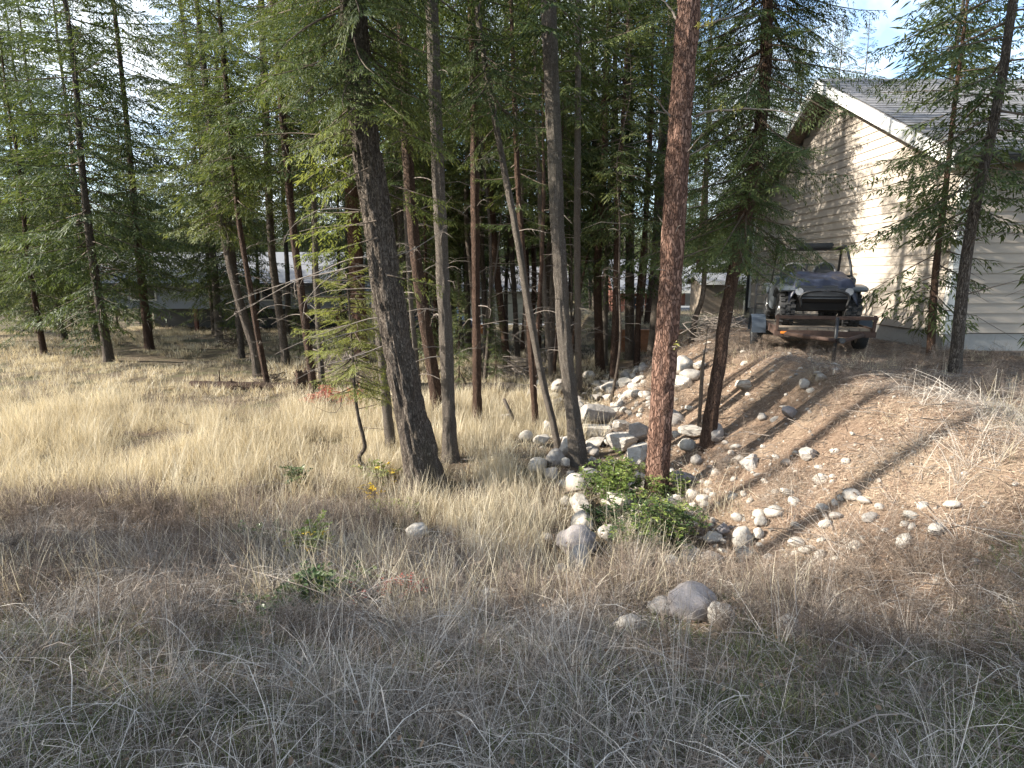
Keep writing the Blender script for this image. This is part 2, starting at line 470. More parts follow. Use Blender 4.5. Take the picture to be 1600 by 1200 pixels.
def fir_branch(seed, L, side_step, tw_step, tw_len, tw_w, bare=.22, fan=.42, lush=1.0):
    """one live branch along +x: (kite verts (N,4,3), tint (N), woody segments [(pts, r0, r1)])"""
    rng = np.random.default_rng(seed)
    dr, upt, wig = rng.uniform(.10, .24), rng.uniform(.03, .14), rng.normal(0, .06)
    def ax(t):
        t = np.asarray(t, float)
        return np.stack([t * L, wig * L * np.sin(t * 2.6), L * (-dr * t ** 1.3 + upt * t ** 3)], -1)
    B, D, LL, W, T = [], [], [], [], []
    wood = [(ax(np.linspace(0, 1, 6)), .008 + .006 * L, .002)]
    def sprig(b, d, l, tint):
        B.append(b); D.append(d); LL.append(l); W.append(tw_w * rng.uniform(.75, 1.25)); T.append(tint)
    s = bare * L
    while s < L * .99:
        t = s / L
        p = ax(t)
        tg = ax(min(t + .02, 1.02)) - p; tg /= np.linalg.norm(tg)
        for side in (-1, 1):
            if rng.random() > .93 * lush: continue
            l2 = (fan * L * (1 - t) ** .75 + .07) * rng.uniform(.55, 1.12)
            a = R(rng.uniform(42, 66))
            sd = np.array([-tg[1], tg[0], 0]) * side
            d2 = tg * math.cos(a) + sd * math.sin(a)
            d2[2] -= rng.uniform(.05, .42)
            d2 /= np.linalg.norm(d2)
            hang = rng.uniform(.1, .55)
            m = max(2, int(l2 / tw_step))
            wood.append((np.array([p, p + d2 * l2 * .5 - [0, 0, hang * l2 * .12], p + d2 * l2 - [0, 0, hang * l2 * .4]]), .004, .0015))
            for k in range(m):
                u = (k + rng.uniform(.2, .9)) / m
                q = p + d2 * l2 * u; q[2] -= hang * l2 * .4 * u * u
                sg = -1 if k % 2 else 1
                n2_ = np.cross(d2, [0, 0, 1.]) * sg
                aa = R(rng.uniform(28, 58))
                d3 = d2 * math.cos(aa) + n2_ * math.sin(aa) + np.array([0, 0, rng.normal(-.12 - .3 * hang * u, .22)])
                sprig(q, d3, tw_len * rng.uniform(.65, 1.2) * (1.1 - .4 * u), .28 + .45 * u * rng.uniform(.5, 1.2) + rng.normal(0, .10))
            e = p + d2 * l2; e[2] -= hang * l2 * .4
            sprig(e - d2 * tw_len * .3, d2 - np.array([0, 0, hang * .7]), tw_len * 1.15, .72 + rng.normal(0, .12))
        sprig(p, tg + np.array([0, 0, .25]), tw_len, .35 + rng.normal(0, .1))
        s += side_step * rng.uniform(.75, 1.25)
    sprig(ax(.97), ax(1.0) - ax(.95), tw_len * 1.3, .8)
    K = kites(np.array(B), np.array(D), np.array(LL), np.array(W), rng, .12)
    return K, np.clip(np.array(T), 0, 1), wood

BR_FINE = {l: [fir_branch(100 + i + int(l * 10), l, .058, .018, .062, .0125, fan=.46) for i in range(6)] for l in (0.8, 1.5, 2.3)}
BR_MID = {l: [fir_branch(300 + i + int(l * 10), l, .105, .038, .125, .026, fan=.48) for i in range(6)] for l in (0.8, 1.5, 2.3)}
BR_COARSE = {l: [fir_branch(500 + i + int(l * 10), l, .14, .047, .18, .032, fan=.50) for i in range(5)] for l in (0.8, 1.5, 2.3)}

def crown_build(mb, branches, protos, seed, wood_sides=3, fol=0, wood=1, rfade=None):
    """branches: list of (origin, azimuth, pitch(deg, + up), length, tint shift)"""
    rng = np.random.default_rng(seed)
    KS, TS = [], []
    for (o, az, pit, L, ts) in branches:
        key = min(protos, key=lambda k: abs(math.log(k / L)))
        K, T, W = protos[key][rng.integers(len(protos[key]))]
        sc = L / key
        Mx = np.array(Matrix.Rotation(az, 3, 'Z') @ Matrix.Rotation(-R(pit), 3, 'Y') @ Matrix.Rotation(rng.normal(0, .25), 3, 'X'))
        KS.append((K.reshape(-1, 3) * sc) @ Mx.T + np.asarray(o))
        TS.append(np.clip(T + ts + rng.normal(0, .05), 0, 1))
        for j, (pts, r0, r1) in enumerate(W):
            if j == 0 or (wood_sides > 3 and L > .5):
                P = (np.asarray(pts) * sc) @ Mx.T + np.asarray(o)
                mb.tube(P, np.linspace(r0, r1, len(P)), wood_sides if j == 0 else 3, wood, .5, cap=False)
    V = np.concatenate(KS); n = len(V) // 4
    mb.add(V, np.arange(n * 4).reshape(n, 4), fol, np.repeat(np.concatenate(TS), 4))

def crown_branches(seed, z0, z1, top, n, Lmax, center=None, low_sparse=.0, pit0=-8, pit1=35, irr=.35, shape=.8):
    """whorled branches from z0 up to the top of the tree; center(z) gives the trunk axis"""
    rng = np.random.default_rng(seed)
    out = []
    az = rng.uniform(0, 6.28)
    for i in range(n):
        u = (i + rng.random()) / n
        u = u ** (1.0 - .0 * shape)
        z = z0 + (z1 - z0) * u
        if rng.random() < low_sparse * (1 - u) ** 1.5: continue
        az += 2.4 + rng.normal(0, .5)
        prof = (1 - u) ** shape * (.55 + .45 * min(1, u / .18)) + .06
        L = Lmax * prof * rng.uniform(1 - irr, 1 + irr * .6)
        c = center(z) if center else (0, 0)
        out.append(((c[0], c[1], z), az, pit0 + (pit1 - pit0) * u ** 1.4 + rng.normal(0, 7), max(L, .18), rng.normal(0, .06)))
    return out

def trunk_mb(path, rad, sides, step, amp, seed, flare=.45, freq=9.0, zf=2.2, fh=.22):
    """a bark-furrowed tapered trunk along path"""
    P = np.asarray([tuple(p) for p in path], float)
    Ltot = np.linalg.norm(np.diff(P, axis=0), axis=1).sum()
    n = max(6, int(Ltot / step))
    C = smooth_path(np.column_stack([P, np.asarray(rad)]), n) if False else None
    PR = np.column_stack([P, np.asarray(rad, float)])
    C = smooth_path(PR, n)
    c, r = C[:, :3], C[:, 3]
    th = np.arange(sides) / sides * 2 * PI
    h = np.concatenate([[0], np.cumsum(np.linalg.norm(np.diff(c, axis=0), axis=1))])
    hh, tt = np.meshgrid(h, th, indexing='ij')
    rr = np.repeat(r[:, None], sides, 1)
    q = np.stack([np.cos(tt).ravel() * rr.ravel() * freq + seed, np.sin(tt).ravel() * rr.ravel() * freq, hh.ravel() * zf], 1)
    f = np.abs(fbm(q, 2, seed) - .5) * 2
    ridg = np.clip(f * 2.2, 0, 1).reshape(hh.shape)
    low = (fbm(np.stack([np.cos(tt).ravel() * 1.2, np.sin(tt).ravel() * 1.2, hh.ravel() * .5 + seed], 1), 2, seed + 5) - .5).reshape(hh.shape)
    lobes = 1 + flare * np.exp(-hh / fh) * (1 + .35 * np.cos(tt * 5 + seed) + .25 * np.cos(tt * 3 + 2 * seed))
    rr = rr * lobes * (1 + .16 * low) + amp * (ridg - .6)
    v = np.stack([c[:, 0][:, None] + rr * np.cos(tt), c[:, 1][:, None] + rr * np.sin(tt), np.repeat(c[:, 2][:, None], sides, 1)], -1).reshape(-1, 3)
    i = np.arange(n - 1)[:, None] * sides
    j = np.arange(sides)[None, :]; j2 = (j + 1) % sides
    fc = np.stack([i + j, i + j2, i + sides + j2, i + sides + j], -1).reshape(-1, 4)
    return MB().add(v, fc, smooth=True), c, r

# dead limbs, drawn once in a few shapes and copied
def dead_branch_mesh(seed, L, forks=5, r=.012):
    rng = np.random.default_rng(seed)
    mb = MB()
    n = 9
    t = np.linspace(0, 1, n)
    dr, ar = rng.uniform(-.05, .32), rng.uniform(-.1, .1)
    P = np.stack([t * L, ar * L * np.sin(t * 3) + rng.normal(0, .012 * L, n) * t, .12 * L * np.sin(t * PI) - dr * L * t ** 2 + rng.normal(0, .012 * L, n) * t], 1)
    mb.tube(P, np.linspace(r, r * .22, n), 5)
    for k in range(forks):
        i = rng.integers(2, n - 1)
        l = L * rng.uniform(.15, .42) * (1.1 - i / n)
        d = np.array([rng.uniform(.3, 1), rng.choice([-1, 1]) * rng.uniform(.3, 1), rng.uniform(-.7, .4)]); d /= np.linalg.norm(d)
        Q = np.array([P[i], P[i] + d * l * .5 + rng.normal(0, .02, 3), P[i] + d * l + rng.normal(0, .04, 3) - [0, 0, .1 * l]])
        mb.tube(Q, [r * .4, r * .28, r * .14], 4)
    return mb.mesh('dead_limb', M['dead'])
DEAD = [dead_branch_mesh(40 + i, 1.0, 3 + i % 5) for i in range(8)]

# ------------------------------------------------------------------ the trees one can tell apart, traced where they stand
FRESH = []                                       # (x, y, r) of every tree foot, so scatter keeps clear
def px_path(pts, Y, lean=0.0, foot=None):
    out = []
    for i, (px, py, w) in enumerate(pts):
        y = Y + lean * i / max(1, len(pts) - 1)
        p = at(px, py, y)
        if i == 0: p.z = Hs(p.x, p.y) - .08
        out.append((p, .5 * w / FPX * y / CP * .985))
    return out

def extend(P, r, height, zb, taper):
    """carry a traced trunk on up to its full height"""
    a, b = P[-2], P[-1]
    d = (b - a).normalized()
    d = Vector((d.x * .6, d.y * .6, abs(d.z))).normalized()
    top = zb + height
    k = 4
    for i in range(1, k + 1):
        q = b + d * ((top - b.z) / max(d.z, .3)) * i / k
        P.append(q); r.append(max(r[len(r) - 1] * (taper if i < k else .35), .012))
    return P, r

def tree_px(name, label, pts, bark_, height, crown=None, limbs=0, limb_z=(1.0, 4.0), limb_L=(.5, 1.4), lean=0.0, Y=None, amp=.012, sides=28, step=.05, seed=1, group=None, cat='tree', flare=.45, taper=.78, limb_az=None, freq=12.0, zf=2.2):
    base = gnd(pts[0][0], pts[0][1])
    Y0 = base.y if Y is None else Y
    pr = px_path(pts, Y0, lean)
    P = [p for p, _ in pr]; r = [q for _, q in pr]
    foot = P[0].copy()
    P, r = extend(P, r, height, foot.z, taper)
    t = thing(name, label, cat, foot, 0, group)
    L = [p - foot for p in P]
    mb, c, rr = trunk_mb(L, r, sides, step, amp, seed, flare, freq, zf)
    mb.build('trunk', bark_, t)
    FRESH.append((foot.x, foot.y, r[0]))
    def center(z):
        return (np.interp(z, c[:, 2], c[:, 0]), np.interp(z, c[:, 2], c[:, 1]))
    if crown:
        kw = dict(crown); protos = kw.pop('protos', BR_FINE); mt = kw.pop('mat', M['fir']); extra = kw.pop('extra', [])
        br = crown_branches(seed + 9, kw['z0'], height, height, kw['n'], kw['L'], center, kw.get('low', 0.), kw.get('pit0', -12), kw.get('pit1', 30), kw.get('irr', .35), kw.get('shape', .8))
        m2 = MB()
        br += [((*center(z), z), az, pit, l, ts) for (z, az, pit, l, ts) in extra]
        if 'thin' in kw:
            a0, a1, za, zb_ = kw['thin']
            br = [q if not (za < q[0][2] < zb_ and math.cos(q[1] - a0) > math.cos(a1)) else (q[0], q[1], q[2], q[3] * .42, q[4]) for q in br]
        cut = CAMZ + .46 * Y0 + 1.3 - foot.z
        low_, high_ = [q for q in br if q[0][2] < cut], [q for q in br if q[0][2] >= cut]
        if low_: crown_build(m2, low_, protos, seed)
        if high_: crown_build(m2, high_[::2] if len(high_) > 60 else high_, BR_COARSE, seed + 1)
        m2.build('crown', [mt, M['twig']], t, True)
    rng = np.random.default_rng(seed + 77)
    for k in range(limbs):
        z = rng.uniform(*limb_z)
        cx, cy = center(z)
        az = rng.uniform(0, 6.28) if limb_az is None else rng.normal(*limb_az)
        l = rng.uniform(*limb_L)
        R0 = np.interp(z, c[:, 2], rr)
        o = link('branch', DEAD[rng.integers(len(DEAD))], t, (cx + math.cos(az) * R0 * .7, cy + math.sin(az) * R0 * .7, z), (rng.normal(0, .5), R(rng.uniform(-25, 18)), az), l)
    return t, center, foot, Y0

def limb_px(t, foot, pts, Y, r0, r1, mat, dy=0.0, n=14, sides=6, name='branch', label=None, lichen=False):
    """a limb traced through picture points, growing dy metres nearer or farther towards its tip"""
    P = [at(px, py, Y + dy * i / (len(pts) - 1)) - foot for i, (px, py) in enumerate(pts)]
    C = smooth_path(P, n)
    rng = np.random.default_rng(int(abs(pts[0][0] * 7 + pts[0][1])))
    C[1:] += rng.normal(0, r0 * .35, (n - 1, 3))
    mb = MB().tube(C, np.linspace(r0, r1, n), sides)
    L = np.linalg.norm(C[-1] - C[0])
    for k in range(max(2, int(L * 3))):
        i = rng.integers(n // 4, n - 1)
        tg = C[i + 1] - C[i]; tg /= np.linalg.norm(tg) + 1e-9
        d = tg * .7 + rng.normal(0, .6, 3); d /= np.linalg.norm(d)
        l = rng.uniform(.08, .32) * min(1, L)
        mb.tube([C[i], C[i] + d * l * .5, C[i] + d * l - np.array([0, 0, .1 * l])], [r1 * 1.4, r1, r1 * .5], 4)
    o = mb.build(name, mat, t)
    if label: o['label'] = label
    return o

# 1 the big leaning fir
t1, c1, f1, Y1 = tree_px('fir_tree', 'thick dark fir leaning left over the dry grass, widest trunk in view', [(668, 766, 66), (657, 712, 56), (638, 620, 48), (618, 520, 46), (601, 420, 44), (583, 300, 43), (566, 190, 40), (556, 90, 38), (549, 0, 36)],
    M['bark_fir'], 15.5, dict(z0=5.1, n=108, L=2.1, pit0=-22, low=.1, extra=[(4.85, 0.4, -18, 1.0, .1), (4.90, 2.8, -25, 1.1, .05), (4.60, 3.6, -15, .9, .2), (5.10, 5.2, -30, 1.2, 0), (5.35, 4.4, -28, 1.3, -.05), (5.20, 1.5, -20, 1.2, 0), (5.40, .1, -25, 1.4, 0), (5.60, 3.1, -20, 1.5, 0)] + [(5.1 + .05 * q, q * 2.4, -26 + (q % 5) * 3, .9 + .25 * (q % 4), -.04) for q in range(34)]),
    amp=.040, sides=84, step=.022, seed=3, flare=.35, freq=20.0, zf=2.6)
for pts, dy, r0 in [
    ([(590, 333), (545, 326), (505, 327), (472, 342), (450, 362), (442, 385)], -.2, .014),
    ([(586, 352), (548, 352), (500, 355), (468, 362)], .3, .011),
    ([(592, 404), (556, 402), (515, 418), (470, 436), (420, 462), (352, 500)], .3, .014),
    ([(594, 416), (548, 418), (505, 428), (462, 437), (410, 455), (352, 475)], .8, .012),
    ([(595, 420), (562, 415), (530, 424), (498, 447), (478, 470), (473, 500)], -.3, .012),
    ([(600, 452), (560, 451), (510, 456), (476, 470)], .2, .009),
    ([(604, 496), (570, 500), (525, 514), (480, 530), (430, 553)], .1, .012),
    ([(606, 508), (570, 515), (530, 525), (490, 540)], -.5, .010),
    ([(612, 535), (560, 555), (505, 572), (455, 597)], -.2, .012),
    ([(600, 440), (572, 432), (552, 434), (532, 445)], -.6, .010),
    ([(552, 150), (520, 150), (490, 146), (460, 158)], -.2, .014),
    ([(555, 205), (515, 212), (470, 208), (400, 210)], .5, .016),
    ([(562, 230), (530, 225), (500, 214)], -.4, .012),
    ([(610, 402), (640, 392), (675, 372), (700, 352)], .4, .011),
    ([(612, 225), (640, 214), (668, 196)], .2, .012),
    ([(600, 340), (575, 300), (540, 270), (505, 262)], .3, .010)]:
    limb_px(t1, f1, pts, Y1, r0 * .75, .002, M['dead'] if pts[0][1] > 320 else M['twig'], dy)
# its low live boughs, sun from the left also put into the needle colour
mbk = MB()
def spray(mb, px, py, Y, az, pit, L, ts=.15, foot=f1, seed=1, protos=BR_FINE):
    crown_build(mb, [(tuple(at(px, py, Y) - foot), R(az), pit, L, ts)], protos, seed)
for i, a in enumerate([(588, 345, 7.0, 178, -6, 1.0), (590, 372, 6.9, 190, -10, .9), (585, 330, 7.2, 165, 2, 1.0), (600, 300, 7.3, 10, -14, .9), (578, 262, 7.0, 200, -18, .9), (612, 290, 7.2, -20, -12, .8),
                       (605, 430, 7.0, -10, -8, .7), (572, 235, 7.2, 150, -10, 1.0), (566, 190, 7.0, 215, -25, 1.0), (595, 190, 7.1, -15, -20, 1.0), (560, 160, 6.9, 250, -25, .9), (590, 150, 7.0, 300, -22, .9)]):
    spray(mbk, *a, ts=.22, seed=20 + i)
o = mbk.build('bough', [M['fir_lit'], M['twig']], t1, True)
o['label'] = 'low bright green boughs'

# 2-12 the trunks of the middle ground
tree_px('fir_tree', 'straight grey trunk between the thick leaning fir and the thin reddish trunk', [(704, 720, 25), (701, 640, 21), (697, 540, 20), (692, 440, 20), (686, 300, 19), (680, 160, 18), (674, 0, 17)], M['bark_grey'], 15,
    dict(z0=5.9, n=55, L=1.8, protos=BR_MID), 14, (1.2, 5.5), (.25, .9), amp=.016, seed=5, flare=.3, freq=26., sides=40, step=.035)
tree_px('fir_tree', 'slim reddish brown trunk standing in the grass right of the straight grey trunk', [(746, 668, 15), (745, 580, 14), (744, 480, 13), (743, 380, 13), (742, 240, 13), (740, 100, 13), (737, 0, 12)], M['bark_brown'], 15,
    dict(z0=5.6, n=61, L=1.7, protos=BR_MID), 16, (1.5, 6.0), (.25, .8), seed=6, flare=.15)
t4, c4_, f4, Y4 = tree_px('leaning_fir_tree', 'thin pale trunk slanting up to the left across the middle of the stand', [(874, 703, 13), (862, 650, 12), (847, 590, 12), (828, 490, 12), (808, 370, 11), (792, 285, 10), (774, 190, 10), (760, 110, 9), (747, 20, 8)], M['bark_grey'], 10.5,
    dict(z0=6.3, n=38, L=1.2, extra=[(5.2, 3.2, -18, 1.0, 0), (5.3, .2, -22, 1.1, 0), (5.45, 1.7, -15, .9, 0), (5.6, 4.5, -22, 1.1, -.05), (5.7, 2.6, -15, 1.1, .0), (5.85, 5.6, -18, 1.1, 0), (5.0, 2.9, -35, .8, .2), (4.8, 3.6, -40, .6, .25)] + [(5.35 + .06 * q, q * 2.4, -25, .7 + .15 * (q % 4), 0) for q in range(16)]), 8, (.8, 4.5), (.2, .7), seed=7, flare=.1)
tree_px('young_fir_tree', 'thin dark pole rising straight beside the slanting pale trunk', [(838, 672, 11), (833, 600, 10), (826, 500, 9), (817, 400, 9), (809, 280, 8), (803, 140, 7), (799, 0, 6)], M['bark_brown'], 10,
    dict(z0=3.6, n=78, L=.95, low=.5, extra=[(4.2, .5, -20, .7, .2), (4.4, 2.4, -20, .7, .2)]), 8, (.8, 3.6), (.2, .6), seed=8, flare=.1)
t6, c6, f6, Y6 = tree_px('fir_tree', 'sturdy grey trunk rooted among stones at the edge of the rocky ditch', [(907, 728, 31), (900, 680, 26), (892, 620, 24), (883, 540, 22), (876, 440, 21), (871, 340, 21), (866, 220, 21), (861, 100, 20), (857, 0, 20)], M['bark_grey'], 15.5,
    dict(z0=5.9, n=58, L=1.9, protos=BR_MID), 9, (1.0, 4.6), (.15, .6), amp=.018, seed=9, flare=.3, freq=24., sides=44, step=.04)
tree_px('fir_tree', 'pale straight trunk just behind the sturdy grey ditch side trunk', [(905, 612, 10), (903, 520, 10), (902, 420, 10), (902, 300, 10), (903, 150, 9), (904, 0, 9)], M['bark_grey'], 16,
    dict(z0=6.6, n=71, L=1.9, protos=BR_MID, mat=M['fir']), 12, (1, 6), (.2, .9), seed=10, flare=.1)
t8, c8, f8, Y8 = tree_px('pine_tree', 'tall reddish pine with scaly bark and green shrubs round its foot', [(1026, 780, 40), (1029, 710, 38), (1035, 620, 37), (1041, 530, 37), (1049, 420, 36), (1056, 310, 35), (1062, 200, 34), (1070, 90, 33), (1077, 0, 33)], M['bark_pine'], 16,
    dict(z0=7.2, n=46, L=2.0, protos=BR_MID), 0, amp=.020, sides=64, step=.022, seed=11, flare=.12)
for pts, dy, r0, lab in [
    ([(1050, 186), (1036, 170), (1024, 152), (1010, 142)], -.3, .011, None),
    ([(1048, 178), (1036, 176), (1026, 174)], -.2, .006, None),
    ([(1085, 183), (1102, 174), (1130, 172), (1160, 171), (1200, 172), (1230, 174), (1262, 182)], -.3, .016, 'long pale dead limb pointing right'),
    ([(1060, 36), (1052, 22), (1042, 8), (1030, -4)], .3, .016, None),
    ([(1090, 42), (1108, 38), (1130, 30), (1165, 22), (1200, 24)], .2, .014, None),
    ([(1068, 245), (1082, 228), (1098, 208)], -.5, .008, None),
    ([(1076, 243), (1092, 234), (1110, 222)], .2, .007, None),
    ([(1045, 425), (1036, 422), (1027, 421)], -.2, .009, None),
    ([(1056, 362), (1060, 354), (1064, 352)], -.35, .007, None),
    ([(1041, 545), (1052, 542), (1060, 540)], -.3, .009, None),
    ([(1036, 597), (1052, 600), (1068, 608)], -.2, .008, None),
    ([(1040, 350), (1034, 345), (1030, 340)], .2, .008, None)]:
    limb_px(t8, f8, pts, Y8, r0, .003, M['dead'], dy, 10, label=lab)
lm = MB()
rng = np.random.default_rng(4)
for (px, py) in [(1127, 168), (1150, 170), (1155, 166), (1092, 40), (1104, 38), (1110, 33), (1058, 539)]:
    c = np.array(at(px, py, Y8 - .15) - f8)
    for k in range(26):
        q = c + rng.normal(0, .018, 3)
        d = rng.normal(0, 1, (1, 3))
        lm.add(kites(q[None], d, np.array([.03]), np.array([.014]), rng)[0], [(0, 1, 2, 3)], 0, rng.uniform(.5, 1))
lm.build('lichen', leafy('yellow_lichen', (.25, .24, .05), (.42, .40, .10), (.6, .56, .2), .2), t8, True)['kind'] = 'stuff'

t9, c9, f9, Y9 = tree_px('fir_tree', 'crooked brown fir growing out of the bank beside the trailer', [(1106, 698, 26), (1110, 655, 23), (1117, 610, 22), (1125, 560, 20), (1131, 510, 20), (1140, 460, 20), (1152, 395, 20), (1168, 320, 20), (1184, 230, 19), (1194, 130, 17), (1200, 0, 15)], M['bark_brown'], 12,
    dict(thin=(0.0, 1.0, 3.35, 5.2), z0=3.4, n=149, L=1.45, pit0=-20, low=.0, irr=.3, shape=.62, extra=[(3.00, 3.4, -20, .8, 0), (3.10, 5.6, -25, 1.0, 0), (3.05, .3, -20, 1.2, 0), (3.20, 4.4, -25, .9, 0), (3.25, 2.2, -15, 1.2, 0), (3.35, 3.0, -18, 1.1, 0), (3.40, 6.1, -12, 1.5, 0)] + [(2.72 + .043 * q, q * 2.4 + .3, -26 + (q % 6) * 4, .75 + .2 * (q % 5), -.02 + .03 * (q % 3)) for q in range(95)]),
    6, (1.0, 2.6), (.2, .7), amp=.016, sides=40, step=.03, seed=12, flare=.2)
tree_px('dead_sapling', 'thin dead stem on the bank left of the crooked fir', [(1092, 664, 7), (1095, 620, 6), (1098, 570, 5), (1102, 545, 3)], M['twig'], 1.6, None, 5, (.3, 1.3), (.1, .35), seed=13, flare=.1, sides=8)
tree_px('fir_tree', 'straight dark trunk standing in front of the left end of the timber retaining wall', [(984, 562, 15), (984, 480, 14), (984, 380, 13), (984, 240, 12), (983, 100, 11), (983, 0, 10)], M['bark_fir'], 17,
    dict(z0=6.2, n=81, L=2.3, protos=BR_MID, mat=M['fir']), 14, (2.5, 7), (.4, 1.4), seed=14, flare=.15)
tree_px('fir_tree', 'tall grey trunk half hidden behind the reddish pine', [(1018, 556, 14), (1026, 470, 14), (1033, 370, 14), (1041, 240, 14), (1047, 120, 14), (1051, 0, 13)], M['bark_grey'], 18,
    dict(z0=6.8, n=81, L=2.3, protos=BR_MID, mat=M['fir']), 10, (2.5, 7), (.4, 1.2), seed=15, flare=.15)
# left group
tree_px('leaning_fir_tree', 'thin brown trunk tilting left in front of the grey house at the clearing edge', [(420, 606, 9), (404, 530, 9), (389, 440, 8), (374, 350, 8), (364, 250, 7), (352, 120, 7)], M['bark_brown'], 11,
    dict(z0=4.6, n=110, L=1.7, protos=BR_MID, mat=M['fir'], low=.0), 14, (.8, 5.0), (.3, 1.1), seed=16, flare=.15)
tree_px('leaning_fir_tree', 'dark trunk with broken bark leaning left behind the thin tilted one', [(403, 592, 15), (397, 545, 14), (376, 478, 13), (356, 395, 12), (340, 300, 12), (326, 180, 10)], M['bark_fir'], 12,
    dict(z0=4.2, n=130, L=2.0, protos=BR_MID, mat=M['fir']), 10, (1, 4.5), (.4, 1.2), seed=17, flare=.2)
tree_px('fir_tree', 'smooth dark trunk standing in the sunny gap before the long grey house', [(448, 572, 13), (441, 520, 12), (431, 450, 12), (424, 380, 11), (418, 250, 11), (412, 100, 10), (408, 0, 9)], M['bark_fir'], 15,
    dict(z0=5.0, n=119, L=2.2, protos=BR_MID), 10, (2.0, 5.5), (.4, 1.2), seed=18, flare=.2)
tree_px('fir_tree', 'slender red brown trunk lit along one edge beside the broken stump', [(491, 614, 13), (484, 560, 12), (474, 480, 12), (463, 400, 11), (453, 310, 11), (441, 180, 10), (430, 40, 9)], M['bark_brown'], 13.5,
    dict(z0=5.0, n=105, L=1.9, protos=BR_MID, mat=M['fir'], low=.0), 16, (1.0, 5.2), (.3, 1.0), seed=19, flare=.15)
tree_px('fir_tree', 'narrow grey trunk just right of the slender red brown one', [(504, 602, 9), (499, 530, 9), (494, 440, 9), (490, 300, 8), (487, 150, 8), (485, 0, 7)], M['bark_grey'], 14,
    dict(z0=5.0, n=100, L=1.8, protos=BR_MID), 14, (1.2, 5.5), (.3, .9), seed=20, flare=.15)
tree_px('pine_tree', 'stout orange brown pine trunk glimpsed behind the bright sapling', [(563, 566, 25), (561, 500, 23), (557, 420, 22), (552, 340, 21), (545, 210, 19), (538, 60, 17)], M['bark_pine'], 16,
    dict(z0=5.6, n=61, L=2.4, protos=BR_MID), 6, (3, 6), (.5, 1.3), seed=21, flare=.1, sides=36)
tree_px('fir_tree', 'grey weathered trunk close behind the left side of the thick leaning fir', [(613, 725, 17), (606, 650, 15), (597, 560, 14), (588, 470, 13), (578, 370, 12), (568, 230, 11), (560, 80, 10)], M['bark_grey'], 11,
    dict(z0=6.2, n=44, L=1.2, protos=BR_MID), 8, (1, 4), (.3, .8), seed=22, flare=.1, Y=8.9)
tree_px('fir_tree', 'dark trunk slanting behind the thick leaning fir and the straight grey one', [(688, 652, 21), (676, 580, 20), (663, 500, 19), (652, 420, 18), (643, 330, 17), (635, 200, 16), (629, 60, 15)], M['bark_brown'], 15,
    dict(z0=5.4, n=64, L=2.1, protos=BR_MID), 14, (1.2, 5.5), (.4, 1.2), seed=23, flare=.15)
for i, (lab, pts, b, hh, z0) in enumerate([
    ('dark trunk with a bent foot left of the two pale poles behind the clearing', [(794, 578, 13), (788, 530, 12), (777, 430, 11), (769, 340, 11), (761, 240, 10), (756, 100, 9)], 'bark_brown', 14, 5.5),
    ('straight dark trunk twinned with the bent footed one behind the clearing', [(809, 560, 9), (805, 480, 8), (799, 380, 8), (794, 250, 8), (791, 80, 7)], 'bark_fir', 14, 5.5),
    ('pale slim pole in the row left of the ditch, its bark lit', [(862, 600, 9), (857, 540, 8), (850, 450, 8), (845, 350, 7), (840, 200, 7), (836, 50, 6)], 'bark_grey', 12, 5.0),
    ('dark thin pole between the ditch side trunk and the wall', [(934, 560, 7), (932, 480, 7), (930, 380, 7), (928, 200, 6), (927, 40, 6)], 'bark_brown', 14, 4.5),
    ('dark pole standing close to the retaining wall trunk', [(965, 558, 9), (964, 470, 8), (963, 360, 8), (962, 200, 7), (961, 40, 6)], 'bark_fir', 15, 5.0),
    ('bent dark fir with a forked foot left of the crooked bank fir', [(1080, 536, 9), (1086, 500, 9), (1096, 470, 8), (1100, 440, 8), (1102, 380, 7), (1104, 260, 7)], 'bark_fir', 9, 4.2),
    ('slim trunk framing the left side of the straight grey one', [(655, 612, 8), (648, 540, 8), (640, 450, 7), (634, 330, 7), (630, 150, 6)], 'bark_grey', 13, 4.8),
    ('dark slender trunk beyond the reddish clearing trunk', [(760, 560, 8), (757, 480, 8), (753, 380, 7), (750, 250, 7), (748, 60, 6)], 'bark_fir', 14, 4.6)]):
    tree_px('fir_tree', lab, pts, M[b], hh, dict(z0=z0, n=88, L=1.5, protos=BR_MID, low=.3), 8, (1.2, z0), (.3, .9), seed=30 + i, flare=.12, sides=14, step=.12)

